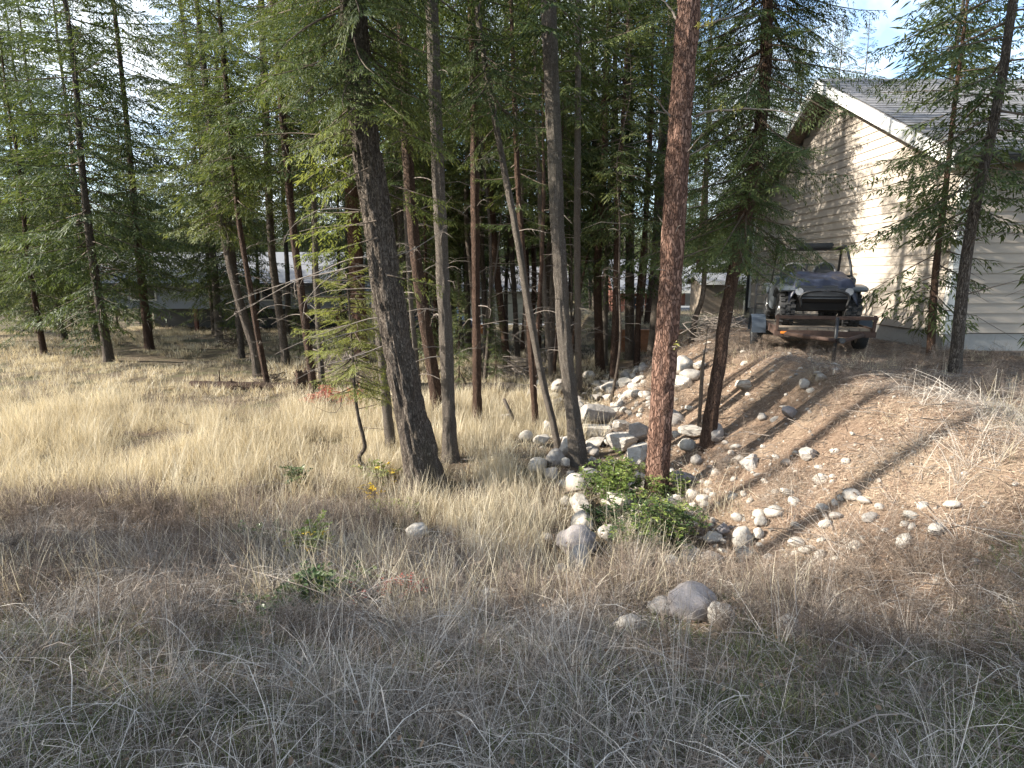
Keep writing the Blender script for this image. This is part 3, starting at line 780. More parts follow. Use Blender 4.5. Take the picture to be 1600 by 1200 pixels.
# the crooked sapling in front of the leaning fir, with its own bright sprays
sp = gnd(612, 748)
ts_ = thing('fir_sapling', 'crooked little fir sapling with bright boughs left of the thick leaning trunk', 'tree', sp)
ys = sp.y
mb = MB()
mb.tube(smooth_path([at(x, y, ys - .02 * i) - sp for i, (x, y) in enumerate([(612, 752), (596, 742), (578, 735), (563, 722), (562, 712), (570, 700), (567, 680), (563, 665), (558, 640), (554, 610), (551, 560), (548, 515), (545, 470), (542, 440)])], 60), np.linspace(.034, .008, 60) + np.random.default_rng(1).normal(0, .0012, 60), 9)
mb.build('trunk', M['bark_fir'], ts_)
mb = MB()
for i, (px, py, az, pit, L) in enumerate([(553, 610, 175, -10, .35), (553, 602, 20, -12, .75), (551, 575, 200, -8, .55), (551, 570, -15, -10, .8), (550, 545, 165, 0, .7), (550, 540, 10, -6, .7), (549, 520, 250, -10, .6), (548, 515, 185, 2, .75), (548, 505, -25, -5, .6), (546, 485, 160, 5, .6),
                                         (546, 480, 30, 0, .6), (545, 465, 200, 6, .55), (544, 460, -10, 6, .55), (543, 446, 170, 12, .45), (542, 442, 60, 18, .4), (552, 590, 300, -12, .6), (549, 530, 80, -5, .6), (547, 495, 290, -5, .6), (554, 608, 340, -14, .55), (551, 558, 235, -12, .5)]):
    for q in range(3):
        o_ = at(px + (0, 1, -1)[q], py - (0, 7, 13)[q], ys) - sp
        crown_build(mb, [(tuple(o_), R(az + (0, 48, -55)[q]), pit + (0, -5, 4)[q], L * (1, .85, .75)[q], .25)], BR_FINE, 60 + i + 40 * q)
mb.build('crown', [M['fir_lit'], M['twig']], ts_, True)
for pts, r0 in [([(557, 625), (575, 610), (600, 615), (615, 640), (622, 665), (640, 680)], .008), ([(556, 640), (570, 637), (590, 632), (600, 630)], .008), ([(553, 620), (536, 612), (530, 640), (515, 645), (495, 636)], .008),
                ([(561, 715), (552, 722), (543, 735)], .010), ([(562, 720), (560, 740), (562, 752)], .007), ([(551, 560), (520, 590), (495, 622)], .006), ([(566, 668), (580, 669), (610, 672)], .005)]:
    limb_px(ts_, sp, pts, ys, r0, .002, M['twig'], -.1, 9, 5)

# ------------------------------------------------------------------ the crowded stand behind, drawn as a few kinds and copied
def tree_kind(seed, height, protos, z0, n, L, lean, rad, fol):
    rng = np.random.default_rng(seed)
    k = 7
    zz = np.linspace(-.1, height, k)
    w = np.cumsum(rng.normal(0, lean, (k, 2)), axis=0); w -= w[0]
    P = [Vector((w[i, 0], w[i, 1], zz[i])) for i in range(k)]
    rd = [rad * (1 - .93 * (i / (k - 1)) ** .9) for i in range(k)]
    mb, c, rr = trunk_mb(P, rd, 12, .16, .006, seed, .3)
    trunk = mb.mesh('trunk', M['bark_fir'])
    cen = lambda z: (np.interp(z, c[:, 2], c[:, 0]), np.interp(z, c[:, 2], c[:, 1]))
    m2 = MB()
    crown_build(m2, crown_branches(seed, z0, height, height, n, L, cen, .45, -16, 34, .45, .85), protos, seed)
    crown = m2.mesh('crown', [M['fir_far'], M['twig']], True)
    m3 = MB()
    for q in range(16):
        z = rng.uniform(.8, z0 + 1.5); az = rng.uniform(0, 6.28); l = rng.uniform(.3, 1.3)
        x, y = cen(z)
        d = np.array([math.cos(az), math.sin(az), rng.uniform(-.35, .25)])
        p = np.array([x, y, z]) + d * .04
        m3.tube([p, p + d * l * .5 + [0, 0, .06 * l], p + d * l - [0, 0, .1 * l]], [.012, .008, .003], 3)
    limbs = m3.mesh('dead_limbs', M['dead'])
    return trunk, crown, limbs
KINDS = [tree_kind(200 + i, h, BR_MID if i == 11 else BR_COARSE, z0, n, L, le, r, 0) for i, (h, z0, n, L, le, r) in enumerate(
    [(13.5, 3.4, 110, 1.9, .05, .105), (15.5, 4.6, 120, 2.1, .09, .125), (12.5, 2.0, 170, 2.1, .06, .090), (16.5, 5.0, 125, 2.4, .10, .140), (14.0, 3.8, 105, 1.8, .14, .095), (9.5, 1.0, 150, 1.8, .05, .075), (16.0, 1.4, 230, 2.7, .06, .13), (18.0, 2.2, 240, 2.9, .08, .15), (11.5, 5.8, 60, 1.0, .10, .055), (10.0, 5.2, 55, .9, .15, .045), (16.0, 9.0, 90, 1.7, .06, .15), (12.5, 2.2, 125, 2.0, .06, .09)])]
BARKS = ['bark_fir', 'bark_brown', 'bark_grey', 'bark_fir']
TRUNKS = {}
for i, (tr, cr, lb) in enumerate(KINDS):
    for b in set(BARKS):
        m_ = tr.copy(); m_.materials[0] = M[b]; TRUNKS[(i, b)] = m_
def bg_tree(x, y, k, s, rz, b, label, group, limbs=True, name='fir_tree'):
    t = thing(name, label, 'tree', (x, y, Hs(x, y)), rz, group)
    t.scale = (s, s, s * 1.0)
    link('trunk', TRUNKS[(k, b)], t)
    link('crown', KINDS[k][1], t)
    if limbs: link('dead_limbs', KINDS[k][2], t)['kind'] = 'stuff'
    FRESH.append((x, y, .15))
    return t

rng = np.random.default_rng(11)
HOUSES = [(-25, -9, 33, 44), (-3.5, 4.5, 48, 60), (9, 22, 44, 58), (7.6, 30, 9, 21.5), (4, 9, 22, 24.5), (14, 22, 26, 36)]
spots = []
def ok(x, y, dmin):
    for (a, b, c, d) in HOUSES:
        if a < x < b and c - 1 < y < d: return False
    if 8 < x < 11.5 and 20 < y < 60: return False        # the open track beyond the pad
    return all((x - q[0]) ** 2 + (y - q[1]) ** 2 > dmin * dmin for q in FRESH) and all((x - q[0]) ** 2 + (y - q[1]) ** 2 > dmin * dmin for q in spots)
zones = [  # count, x/y slope range (photo column), depth range, spacing
    (24, (-.20, .25), (16, 25), .8), (18, (-.22, .30), (24, 42), 1.9), (11, (-.52, -.2), (20, 34), 2.4), (13, (-1.0, -.5), (18.5, 34), 3.0), (40, (-1.0, 1.0), (38, 66), 2.6), (18, (.3, 1.0), (23, 44), 2.2), (26, (-1., 1.), (62, 92), 3.2), (18, (-.66, -.18), (44, 62), 2.0), (38, (-.21, .2), (12.6, 27), .55)]
thin = set()
for n, (s0, s1), (d0, d1), dm in zones:
    k = 0; tries = 0
    while k < n and tries < 900:
        tries += 1
        y = math.sqrt(rng.uniform(d0 * d0, d1 * d1)); x = rng.uniform(s0, s1) * y
        if y < 22 and -.6 < x / y < -.2 and rng.random() < .6: continue
        if not ok(x, y, dm): continue
        if n in (40,) and -.24 < x / y < .26 and y < 58: continue
        if n == 38 and d0 < 13: thin.add((x, y))
        spots.append((x, y)); k += 1
LM = [(632, 'leaning fir'), (697, 'straight grey trunk'), (744, 'slim reddish trunk'), (836, 'slanting trunk'), (884, 'ditch side trunk'), (984, 'dark wall trunk'), (1041, 'reddish pine'), (1127, 'crooked fir')]
stand = sorted([s for s in spots if s[1] < 26 and -.22 < s[0] / s[1] < .3], key=lambda s: s[0] / s[1])
GAP = {}
for s in stand:
    px_ = 800 + FPX * s[0] / s[1] / 1.0
    k = sum(1 for q in LM if q[0] < px_)
    GAP.setdefault(k, []).append(s)
ORD = ['first', 'second', 'third', 'fourth', 'fifth', 'sixth', 'seventh', 'eighth', 'ninth', 'tenth', 'eleventh', 'twelfth', 'thirteenth', 'fourteenth']
SLAB = {}
for k, L_ in GAP.items():
    for q, s in enumerate(L_):
        w_ = 'only background trunk' if len(L_) == 1 else (ORD[q] if q < len(ORD) else 'last') + ' background trunk from the left'
        SLAB[s] = '%s between the %s and the %s' % (w_, LM[k - 1][1], LM[k][1]) if 0 < k < len(LM) else '%s beyond the %s in the stand' % (w_, LM[0][1] if k == 0 else LM[-1][1])
LEFT = {}
ORD2 = ORD + ['fifteenth', 'sixteenth', 'seventeenth', 'eighteenth', 'nineteenth', 'twentieth', 'twenty first', 'twenty second', 'twenty third', 'twenty fourth', 'twenty fifth', 'twenty sixth', 'twenty seventh', 'twenty eighth']
for q, s in enumerate(sorted([s for s in spots if s[0] / s[1] <= -.22 and s[1] < 34.5], key=lambda s: s[0] / s[1])[:len(ORD2)]):
    LEFT[s] = '%s fir from the left among those between the straw meadow and the grey house' % ORD2[q]
for (x, y) in spots:
    g = x / y
    if (x, y) in LEFT: lab, grp = LEFT[(x, y)], 'firs along the left of the meadow'
    elif y < 26 and -.22 < g < .3: lab, grp = SLAB[(x, y)], 'slender trunks crowded behind the ditch'
    elif g < -.5: lab, grp = 'fir at the far left of the dry meadow', 'firs along the left of the meadow'
    elif y < 40: lab, grp = 'fir in the shaded wood in front of the distant houses', 'firs in front of the distant houses'
    else: lab, grp = 'fir far back among and beyond the distant houses', 'firs among and beyond the houses'
    k = int(rng.choice([0, 1, 2, 3, 4, 5], p=[.22, .2, .18, .14, .16, .10])) if (y < 30 and abs(g) < .5) or (y < 56 and -.25 < g < .3) else int(rng.choice([2, 3, 5, 6, 7], p=[.2, .1, .1, .3, .3]))
    if (x, y) in thin: k = 8 + int(rng.integers(2))
    bg_tree(x, y, k, rng.uniform(.82, 1.22), rng.uniform(0, 6.28), BARKS[rng.integers(4)], lab, grp, y < 45)
# bushy young firs low in the stand
for i, (px, py, s, lab) in enumerate([(716, 610, .30, 'small bushy fir right of the straight grey trunk'), (775, 600, .26, 'low green fir below the bent footed dark trunk'), (470, 560, .26, 'pale green young fir behind the slender red brown trunk'), (948, 548, .34, 'young fir in shade by the retaining wall')]):
    g = gnd(px, py)
    bg_tree(g.x, g.y, 5, s, i * 1.3, 'bark_brown', lab, None, False, 'young_fir_tree')
# the firs left of the road shoulder whose shade lies over the foreground, and the wood on that side
for i, (x, y, k, s) in enumerate([(-7.4, .4, 1, 1.0), (-8.8, .9, 0, .95), (-9.6, -1.4, 3, .95), (-11.5, .6, 3, 1.0), (-12.8, -.6, 1, 1.05), (-14.5, -2.0, 0, 1.1), (-15.5, .2, 3, 1.0), (-18.0, -.8, 1, 1.1), (-8.2, -3.2, 1, 1.0), (-12.0, -4.0, 3, 1.0), (-19.5, -3.0, 0, 1.2), (-6.6, -1.8, 0, 1.0), (-6.9, 2.5, 5, .55), (-8.3, 3.9, 5, .62), (-7.2, 4.6, 5, .45), (-8.4, 4.7, 10, 1.0), (-6.4, 4.0, 10, .9)]):
    bg_tree(x, y, k, s, i * 2.1, BARKS[i % 4], 'fir beside the road shoulder shading the matted grass', 'firs beside the road shoulder')
for i, (x, y, k, s, lab) in enumerate([(6.5, 8.4, 11, .95, 'bushy fir on the gravel pad in front of the beige house'), (7.5, 10.3, 5, .9, 'slim fir close against the sunny wall of the beige house'), (9.2, 9.4, 5, 1.0, 'small fir by the near corner of the beige house')]):
    bg_tree(x, y, k, s, i * 2.1 + .4, BARKS[i], lab, None)

# ------------------------------------------------------------------ rocks
_bm = bmesh.new(); bmesh.ops.create_icosphere(_bm, subdivisions=3, radius=1.0)
ICO_V = np.array([v.co[:] for v in _bm.verts]); ICO_F = np.array([[v.index for v in f.verts] for f in _bm.faces]); _bm.free()
_bm = bmesh.new(); bmesh.ops.create_icosphere(_bm, subdivisions=4, radius=1.0)
ICO4_V = np.array([v.co[:] for v in _bm.verts]); ICO4_F = np.array([[v.index for v in f.verts] for f in _bm.faces]); _bm.free()
def rock_mesh(seed, kind, mat, hi=False, name='rock'):
    rng = np.random.default_rng(seed)
    V, F = (ICO4_V, ICO4_F) if hi else (ICO_V, ICO_F)
    if kind == 'cobble':
        r = 1 + (fbm(V * 1.1 + seed, 2, seed) - .5) * .6 + (fbm(V * 2.6 + seed, 3, seed + 1) - .5) * .17 + (fbm(V * 8 + seed, 2, seed + 2) - .5) * .06
        v = V * r[:, None] * np.array([1, rng.uniform(.72, .95), rng.uniform(.58, .8)])
        sm = True
    else:
        N = rng.normal(0, 1, (15, 3)); N /= np.linalg.norm(N, axis=1)[:, None]
        N[0] = (0, 0, 1); off = rng.uniform(.55, .95, 15)
        d = V @ N.T
        r = np.min(np.where(d > .05, off / np.maximum(d, .05), 9), axis=1)
        r = np.minimum(r, 1.25)
        r = r * (1 + (fbm(V * 4 + seed, 3, seed) - .5) * .14)
        v = V * r[:, None] * np.array([1, rng.uniform(.65, .95), rng.uniform(.5, .8)])
        sm = False
    mb = MB().add(v, F, smooth=sm)
    return mb.mesh(name, mat)
COB = [rock_mesh(600 + i, 'cobble', M['rock']) for i in range(7)]
ANG = [rock_mesh(620 + i, 'angular', M['rock']) for i in range(7)]
def rock_at(px, py, wpx, label, kind='cobble', k=0, hr=.8, rz=0.0, mat=None, sink=.08, tilt=0.0, name='boulder', cat='boulder', hi=True):
    """py is where the stone meets the ground"""
    g = gnd(px, py)
    s = .5 * wpx / FPX * g.y / CP * 1.16
    me = rock_mesh(700 + k, kind, mat or M['rock'], True, name)
    o = link(name, me, None, (g.x, g.y + s * .5, 0), (tilt, 0, rz), (s, s * .95, s * hr / .68))
    o.location.z = Hs(g.x, g.y + s * .5) + s * hr * (1 - sink) * .86
    FRESH.append((g.x, g.y + s * .5, s))
    return tag(o, label, cat)
for a in [
    (903, 872, 64, 'large grey purple boulder behind a smaller pale one in the dry grass', 'cobble', 61, .66, .3, M['rock_dark']),
    (907, 897, 46, 'pale rounded boulder in front of the grey purple boulder', 'cobble', 2, .85, 1.2),
    (878, 899, 20, 'small pale stone left of the rounded boulder in front of the grey purple boulder', 'cobble', 3, .8, .4),
    (1083, 968, 72, 'biggest grey boulder at the foot of the bank above the matted grass', 'cobble', 64, .66, .8, M['rock_dark']),
    (1128, 984, 44, 'round speckled boulder just right of the biggest grey boulder', 'cobble', 5, 1.0, 2.0),
    (985, 994, 42, 'half buried pale boulder left of the biggest grey boulder', 'cobble', 6, .7, .2),
    (1040, 962, 44, 'low pale boulder buried in grass against the biggest grey boulder', 'cobble', 7, .5, .2),
    (1238, 999, 40, 'pale pitted boulder lying farthest right in the matted grass', 'cobble', 8, .8, 1.0),
    (762, 942, 30, 'lone pale boulder amid the matted grass left of the ditch', 'angular', 9, .7, .5),
    (650, 846, 34, 'tan boulder half hidden in brown weeds below the thick leaning fir', 'cobble', 10, .8, .5),
    (912, 834, 40, 'tan boulder behind the grey purple one', 'cobble', 11, .75, 1.5),
    (950, 848, 30, 'pale boulder left of the dark green shrub', 'cobble', 12, .9, .7),
    (966, 800, 40, 'white boulder wrapped by the light green shrub left of the pine foot', 'angular', 13, .8, .2),
    (1070, 764, 52, 'blue grey flat boulder leaning by the foot of the reddish pine', 'angular', 14, .62, .4, M['rock_dark']),
    (1065, 770, 22, 'small white stone at the lip of the blue grey flat boulder', 'cobble', 15, .5, .4),
    (930, 672, 48, 'pointed tan boulder rising behind the long flat slab', 'angular', 16, 1.0, .2),
    (974, 712, 52, 'biggest angular white boulder in the rocky ditch', 'angular', 17, .85, .9),
    (998, 728, 46, 'white broken boulder between the biggest angular one and the pine', 'angular', 18, .85, 2.1),
    (1003, 694, 38, 'pale boulder above the broken white one left of the pine', 'angular', 19, .8, .5),
    (1073, 912, 20, 'upright wedge of grey stone standing in the grass above the biggest grey boulder', 'angular', 20, 1.3, .2),
    (1050, 890, 42, 'low grey boulder at the lower edge of the dark green shrub', 'angular', 21, .5, 1.2),
    (1162, 858, 32, 'largest white boulder on the lower bank', 'cobble', 22, .85, .7),
    (1164, 880, 28, 'pale boulder directly below the largest white one on the lower bank', 'angular', 23, .9, 1.7),
    (1116, 853, 28, 'flat white boulder left of the largest white one on the lower bank', 'cobble', 24, .6, .1),
    (1132, 838, 20, 'grey stone behind the flat white boulder on the lower bank', 'cobble', 25, .7, .6, M['rock_dark']),
    (1190, 828, 20, 'oval pale stone above right of the largest white boulder on the lower bank', 'cobble', 26, .8, .6),
    (1186, 846, 18, 'small pale stone just right of the largest white boulder on the lower bank', 'cobble', 27, .8, .6),
    (1180, 922, 22, 'bright white round stone in the pine litter right of the upright wedge', 'cobble', 28, .9, .6),
    (1160, 905, 24, 'grey pink stone in the pine litter left of the bright white round one', 'angular', 29, .8, 1.6),
    (1196, 912, 18, 'tan stone right of the bright white round one', 'cobble', 30, .9, 2.6),
    (1185, 952, 13, 'small round stone below the bright white one', 'cobble', 31, .9, 2.6),
    (1212, 938, 13, 'small bluish stone lower right of the bright white one', 'cobble', 32, .9, 1.6),
    (1120, 692, 28, 'round buff boulder at the foot of the crooked fir', 'cobble', 33, .9, .9),
    (1086, 690, 40, 'long pale boulder just left of the foot of the crooked fir', 'angular', 34, .6, .3),
    (1076, 706, 24, 'pale stone below the long boulder left of the crooked fir', 'cobble', 35, .8, .3),
    (1090, 728, 18, 'grey stone above the blue grey flat boulder', 'cobble', 36, .9, 1.3),
    (1082, 598, 34, 'flat blue grey boulder heaped uphill of the pine', 'cobble', 37, .6, .3),
    (1068, 588, 32, 'rounded blue grey boulder topmost of the heap uphill of the pine', 'cobble', 38, .8, 1.3),
    (1063, 612, 30, 'squarish pale boulder lowest of the heap uphill of the pine', 'angular', 39, .9, .5),
    (1096, 580, 24, 'small grey boulder right of the heap uphill of the pine', 'angular', 40, .7, .5),
    (868, 728, 26, 'tan boulder left of the foot of the sturdy grey trunk', 'cobble', 41, .9, .5),
    (888, 716, 28, 'cream boulder leaning on the foot of the sturdy grey trunk', 'angular', 42, 1.1, 1.5),
    (884, 732, 20, 'small cream stone under the cream boulder by the sturdy grey trunk', 'cobble', 43, .8, 1.5),
    (846, 698, 26, 'pale boulder beside the foot of the slanting pale trunk', 'angular', 44, .8, .6),
    (822, 690, 20, 'pale stone left of the boulder by the slanting pale trunk', 'cobble', 45, .8, .6),
    (791, 662, 18, 'bluish white stone near the leaning dead stub', 'cobble', 46, .8, .6),
    (771, 660, 18, 'grey stone left of the bluish white one near the leaning dead stub', 'angular', 47, .7, .6),
    (874, 616, 24, 'white stone beside the far end of the dark fallen log', 'cobble', 48, .8, .2),
    (884, 606, 22, 'flat white stone lying on the far side of the white one by the fallen log', 'cobble', 49, .5, .2),
    (1237, 655, 26, 'grey boulder set in the upper bank at the right', 'angular', 50, .8, .5, M['rock_dark']),
    (1166, 612, 26, 'buff stone at the crest of the bank right of the crooked fir', 'angular', 51, .6, .5),
    (1192, 660, 13, 'small mossy stone halfway up the bank', 'cobble', 52, .8, .5)]:
    rock_at(*a)
# the long flat slab in the ditch
g = gnd(934, 684)
mb = MB(); w = 46 / FPX * g.y
mb.box((-w / 2, -.14, -.08), (w / 2, .16, .085))
me = mb.mesh('flat_stone', M['rock'])
_b = bmesh.new(); _b.from_mesh(me); bmesh.ops.bevel(_b, geom=_b.edges[:], offset=.014, segments=2, affect='EDGES')
for v in _b.verts: v.co += Vector(np.random.default_rng(v.index).normal(0, .006, 3))
_b.to_mesh(me); _b.free()
tag(link('flat_stone', me, None, (g.x, g.y + .1, Hs(g.x, g.y) + .10), (.05, .02, -.08)), 'long flat pale slab of stone lying across the rocky ditch', 'stone')
FRESH.append((g.x, g.y + .1, .25))

rng = np.random.default_rng(5)
def cobble(x, y, s, label, grp, name='rock', cat='rock', ang=None):
    if any((x - q[0]) ** 2 + (y - q[1]) ** 2 < (q[2] + s * .7) ** 2 for q in FRESH): return False
    pool = ANG if (rng.random() < .5 if ang is None else ang) else COB
    o = link(name, pool[rng.integers(7)], None, (x, y, Hs(x, y) + s * .22), (rng.normal(0, .3), rng.normal(0, .3), rng.uniform(0, 6.28)), (s, s * rng.uniform(.75, 1.1), s * rng.uniform(.7, 1.1)))
    tag(o, label, cat, grp)
    FRESH.append((x, y, s * .8))
    return True
n = 0
while n < 175:                                           # along the bottom of the ditch
    y = rng.uniform(5.6, 17) if rng.random() < .85 else rng.uniform(5, 8)
    x = float(toe(y)) - .25 + rng.normal(0, .55)
    s = min(.30, .055 * math.exp(abs(rng.normal(0, .75)))) * (1 + .03 * y)
    where = 'beside the foot of the reddish pine' if y < 8 else 'between the pine and the sturdy grey trunk' if y < 11 else 'beyond the sturdy grey trunk'
    size = 'larger' if s > .15 else 'fist sized'
    if cobble(x, y, s, '%s pale stone in the ditch %s' % (size, where), 'stones in the rocky ditch'): n += 1
n = 0
while n < 70:                                            # lower bank and its foot in the shade
    y = rng.uniform(4.0, 7.2); x = float(toe(y)) + rng.uniform(-.5, 1.3)
    s = min(.085, .034 * math.exp(abs(rng.normal(0, .62))))
    if cobble(x, y, s, 'small pale cobble in the pine litter at the foot of the bank', 'cobbles at the foot of the bank', 'cobble', 'cobble', False): n += 1
n = 0
while n < 28:
    y = rng.uniform(7, 13); x = float(toe(y)) + rng.uniform(.4, 2.8)
    s = min(.12, .04 * math.exp(abs(rng.normal(0, .6))))
    if cobble(x, y, s, 'stone half sunk in the sunny face of the bank', 'stones in the bank face'): n += 1

# ------------------------------------------------------------------ scattered ground cover: each kind one object of many copies
def scatter(name, protos, pts, rot, scl, kind='stuff'):
    n = len(pts)
    me = bpy.data.meshes.new(name)
    me.vertices.add(n); me.vertices.foreach_set('co', np.asarray(pts, np.float32).ravel())
    for nm, ty, dat, key in (('rot', 'FLOAT_VECTOR', np.asarray(rot, np.float32).ravel(), 'vector'), ('scl', 'FLOAT', np.asarray(scl, np.float32), 'value'),
                             ('pick', 'INT', np.random.default_rng(n).integers(0, len(protos), n).astype(np.int32), 'value')):
        a = me.attributes.new(nm, ty, 'POINT'); a.data.foreach_set(key, dat)
    o = link(name, me)
    ng = bpy.data.node_groups.new(name, 'GeometryNodeTree')
    ng.interface.new_socket('Geometry', in_out='INPUT', socket_type='NodeSocketGeometry')
    ng.interface.new_socket('Geometry', in_out='OUTPUT', socket_type='NodeSocketGeometry')
    gi, go = ng.nodes.new('NodeGroupInput'), ng.nodes.new('NodeGroupOutput')
    ip = ng.nodes.new('GeometryNodeInstanceOnPoints')
    jn = ng.nodes.new('GeometryNodeJoinGeometry')
    for p in protos:
        po = bpy.data.objects.new(name + '_kind', p)
        oi = ng.nodes.new('GeometryNodeObjectInfo'); oi.inputs['Object'].default_value = po; oi.inputs['As Instance'].default_value = False
        gt = ng.nodes.new('GeometryNodeGeometryToInstance')
        ng.links.new(oi.outputs['Geometry'], gt.inputs[0]); ng.links.new(gt.outputs[0], jn.inputs[0])
    def attr(nm, ty):
        q = ng.nodes.new('GeometryNodeInputNamedAttribute'); q.data_type = ty; q.inputs['Name'].default_value = nm
        return q.outputs['Attribute']
    er = ng.nodes.new('FunctionNodeEulerToRotation')
    ng.links.new(attr('rot', 'FLOAT_VECTOR'), er.inputs[0])
    ng.links.new(gi.outputs[0], ip.inputs['Points']); ng.links.new(jn.outputs[0], ip.inputs['Instance'])
    ip.inputs['Pick Instance'].default_value = True
    ng.links.new(attr('pick', 'INT'), ip.inputs['Instance Index'])
    ng.links.new(er.outputs[0], ip.inputs['Rotation'])
    ng.links.new(attr('scl', 'FLOAT'), ip.inputs['Scale'])
    ng.links.new(ip.outputs[0], go.inputs[0])
    md = o.modifiers.new('scatter', 'NODES'); md.node_group = ng
    o['kind'] = kind
    return o

def blades(seed, n, spread, hmin, hmax, w, lean, curl, tint=(.2, .8), seg=4, flat=False, kink=0.0, zmax=.2):
    """a tuft of thin curved blades; flat ones lie tangled near the ground"""
    rng = np.random.default_rng(seed)
    mb = MB()
    for i in range(n):
        a = rng.uniform(0, 6.28); L = rng.uniform(hmin, hmax)
        b = np.array([*rng.normal(0, spread, 2), 0.])
        t = np.linspace(0, 1, seg + 1)
        az = rng.uniform(0, 6.28)
        ww = w * rng.uniform(.6, 1.4)
        if flat:
            b[2] = rng.uniform(.0, zmax)
            el = rng.normal(0, .22); cu = rng.normal(0, .16)
            aa = az + cu * t + (rng.normal(0, kink) * (t > rng.uniform(.3, .7)))
            dx, dy = np.cos(aa), np.sin(aa)
            P = np.stack([np.cumsum(dx) * L / seg, np.cumsum(dy) * L / seg, np.sin(el) * L * t + .06 * np.sin(t * PI) - .1 * t * t * L], 1) + b
            P[:, 2] = np.maximum(P[:, 2], .004)
        else:
            ln = abs(rng.normal(0, lean)); cu = abs(rng.normal(0, curl))
            ph = ln + cu * t ** 1.5
            dr = np.cumsum(np.sin(ph)) * L / seg; dz = np.cumsum(np.cos(ph)) * L / seg
            dr -= dr[0]; dz -= dz[0]
            P = np.stack([b[0] + dr * math.cos(az), b[1] + dr * math.sin(az), dz - .02], 1)
        s = np.array([-math.sin(a), math.cos(a), rng.normal(0, .35) if flat else 0.])
        wd = (ww * .5 * (1 - .75 * t ** 2))[:, None]
        V = np.stack([P - s * wd, P + s * wd], 1).reshape(-1, 3)
        k = np.arange(seg) * 2
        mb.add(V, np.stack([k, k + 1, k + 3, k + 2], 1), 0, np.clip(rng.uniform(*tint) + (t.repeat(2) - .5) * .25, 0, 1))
    return mb
def kinds(mat, n, f): return [f(i).mesh('tuft', mat, True) for i in range(n)]

def strew(seed, n, xr, yr, dens, clear=1.0, power=1.0):
    """n points in the rectangle, kept with the chance dens(x, y); denser near the eye for power > 1"""
    rng = np.random.default_rng(seed)
    m = int(n * 5)
    x = rng.uniform(*xr, m)
    y = yr[0] + (yr[1] - yr[0]) * rng.random(m) ** power
    keep = rng.random(m) < dens(x, y)
    keep &= np.abs(x) < .95 * y + 1.2
    x, y = x[keep][:n], y[keep][:n]
    F = np.array([q for q in FRESH if q[2] > .03 and abs(q[1]) < 30])
    if clear and len(F):
        d = np.min((np.hypot(x[:, None] - F[None, :, 0], y[:, None] - F[None, :, 1]) - F[None, :, 2] * clear), axis=1)
        x, y = x[d > 0], y[d > 0]
    z = H(x, y)
    return np.stack([x, y, z], 1), rng
def rz(rng, n, tilt=.12): return np.stack([rng.normal(0, tilt, n), rng.normal(0, tilt, n), rng.uniform(0, 6.28, n)], 1)
def slope_rot(P, rng):
    e = .06
    gx_ = (H(P[:, 0] + e, P[:, 1]) - H(P[:, 0] - e, P[:, 1])) / (2 * e); gy_ = (H(P[:, 0], P[:, 1] + e) - H(P[:, 0], P[:, 1] - e)) / (2 * e)
    return gx_, gy_

def patch(seed, n, size, parts):
    """a square of ground cover: parts = [(share, blades() settings)]; blades grow in clumps"""
    rng = np.random.default_rng(seed)
    mb = MB()
    for q, (cnt, clump, kw) in enumerate(parts):
        for k in range(max(1, int(cnt / clump))):
            c = rng.uniform(-.5, .5, 2) * size
            b = blades(seed * 31 + k + q * 1000, clump, **kw)
            a = rng.uniform(0, 6.28); sc = rng.uniform(.7, 1.2); dt = rng.normal(0, .16)
            ca, sa = math.cos(a) * sc, math.sin(a) * sc
            v = np.concatenate(b.v); f = (np.concatenate(b.fl)).reshape(-1, 4)
            v = np.stack([v[:, 0] * ca - v[:, 1] * sa + c[0], v[:, 0] * sa + v[:, 1] * ca + c[1], v[:, 2] * sc], 1)
            mb.add(v, f, 0, np.clip(np.concatenate(b.ti) + dt, 0, 1))
    return mb
def lay(seed, xr, yr, sp, dens, align=.8, grow=0.0):
    """patches on a jittered lattice (spacing grows with distance), kept by chance dens, tilted to the ground"""
    rng = np.random.default_rng(seed)
    X, Y = [], []
    y = yr[0]
    while y < yr[1]:
        s = sp * (1 + grow * (y - yr[0]))
        xs = np.arange(xr[0], xr[1], s) + rng.uniform(-.5, .5) * s
        X.append(xs + rng.normal(0, .25 * s, len(xs))); Y.append(y + rng.normal(0, .25 * s, len(xs)))
        y += s
    x, y = np.concatenate(X), np.concatenate(Y)
    k = (rng.random(len(x)) < dens(x, y)) & (np.abs(x) < .95 * y + 1.2)
    F = np.array([q for q in FRESH if q[2] > .03 and abs(q[1]) < 40])
    x, y = x[k], y[k]
    return x, y, rng, F
def place_patches(name, meshes, x, y, rng, align=.8, smin=.85, smax=1.15):
    P = np.stack([x, y, H(x, y)], 1)
    gx_, gy_ = slope_rot(P, rng)
    rot = []
    for a, b in zip(gx_, gy_):
        q = Vector((0, 0, 1)).rotation_difference(Vector((-a * align, -b * align, 1)).normalized())
        rot.append((q.to_matrix() @ Matrix.Rotation(rng.uniform(0, 6.28), 3, 'Z')).to_euler()[:])
    return scatter(name, meshes, P, np.array(rot), rng.uniform(smin, smax, len(x)))
ROCKS_BIG = [q for q in FRESH if q[2] > .11 and 3 < q[1] < 10 and q[0] > -2.5]
def near_rock(x, y, m=.10):
    return np.min([np.hypot(x - q[0], y - q[1] + .5 * q[2]) - q[2] - m for q in ROCKS_BIG], axis=0)

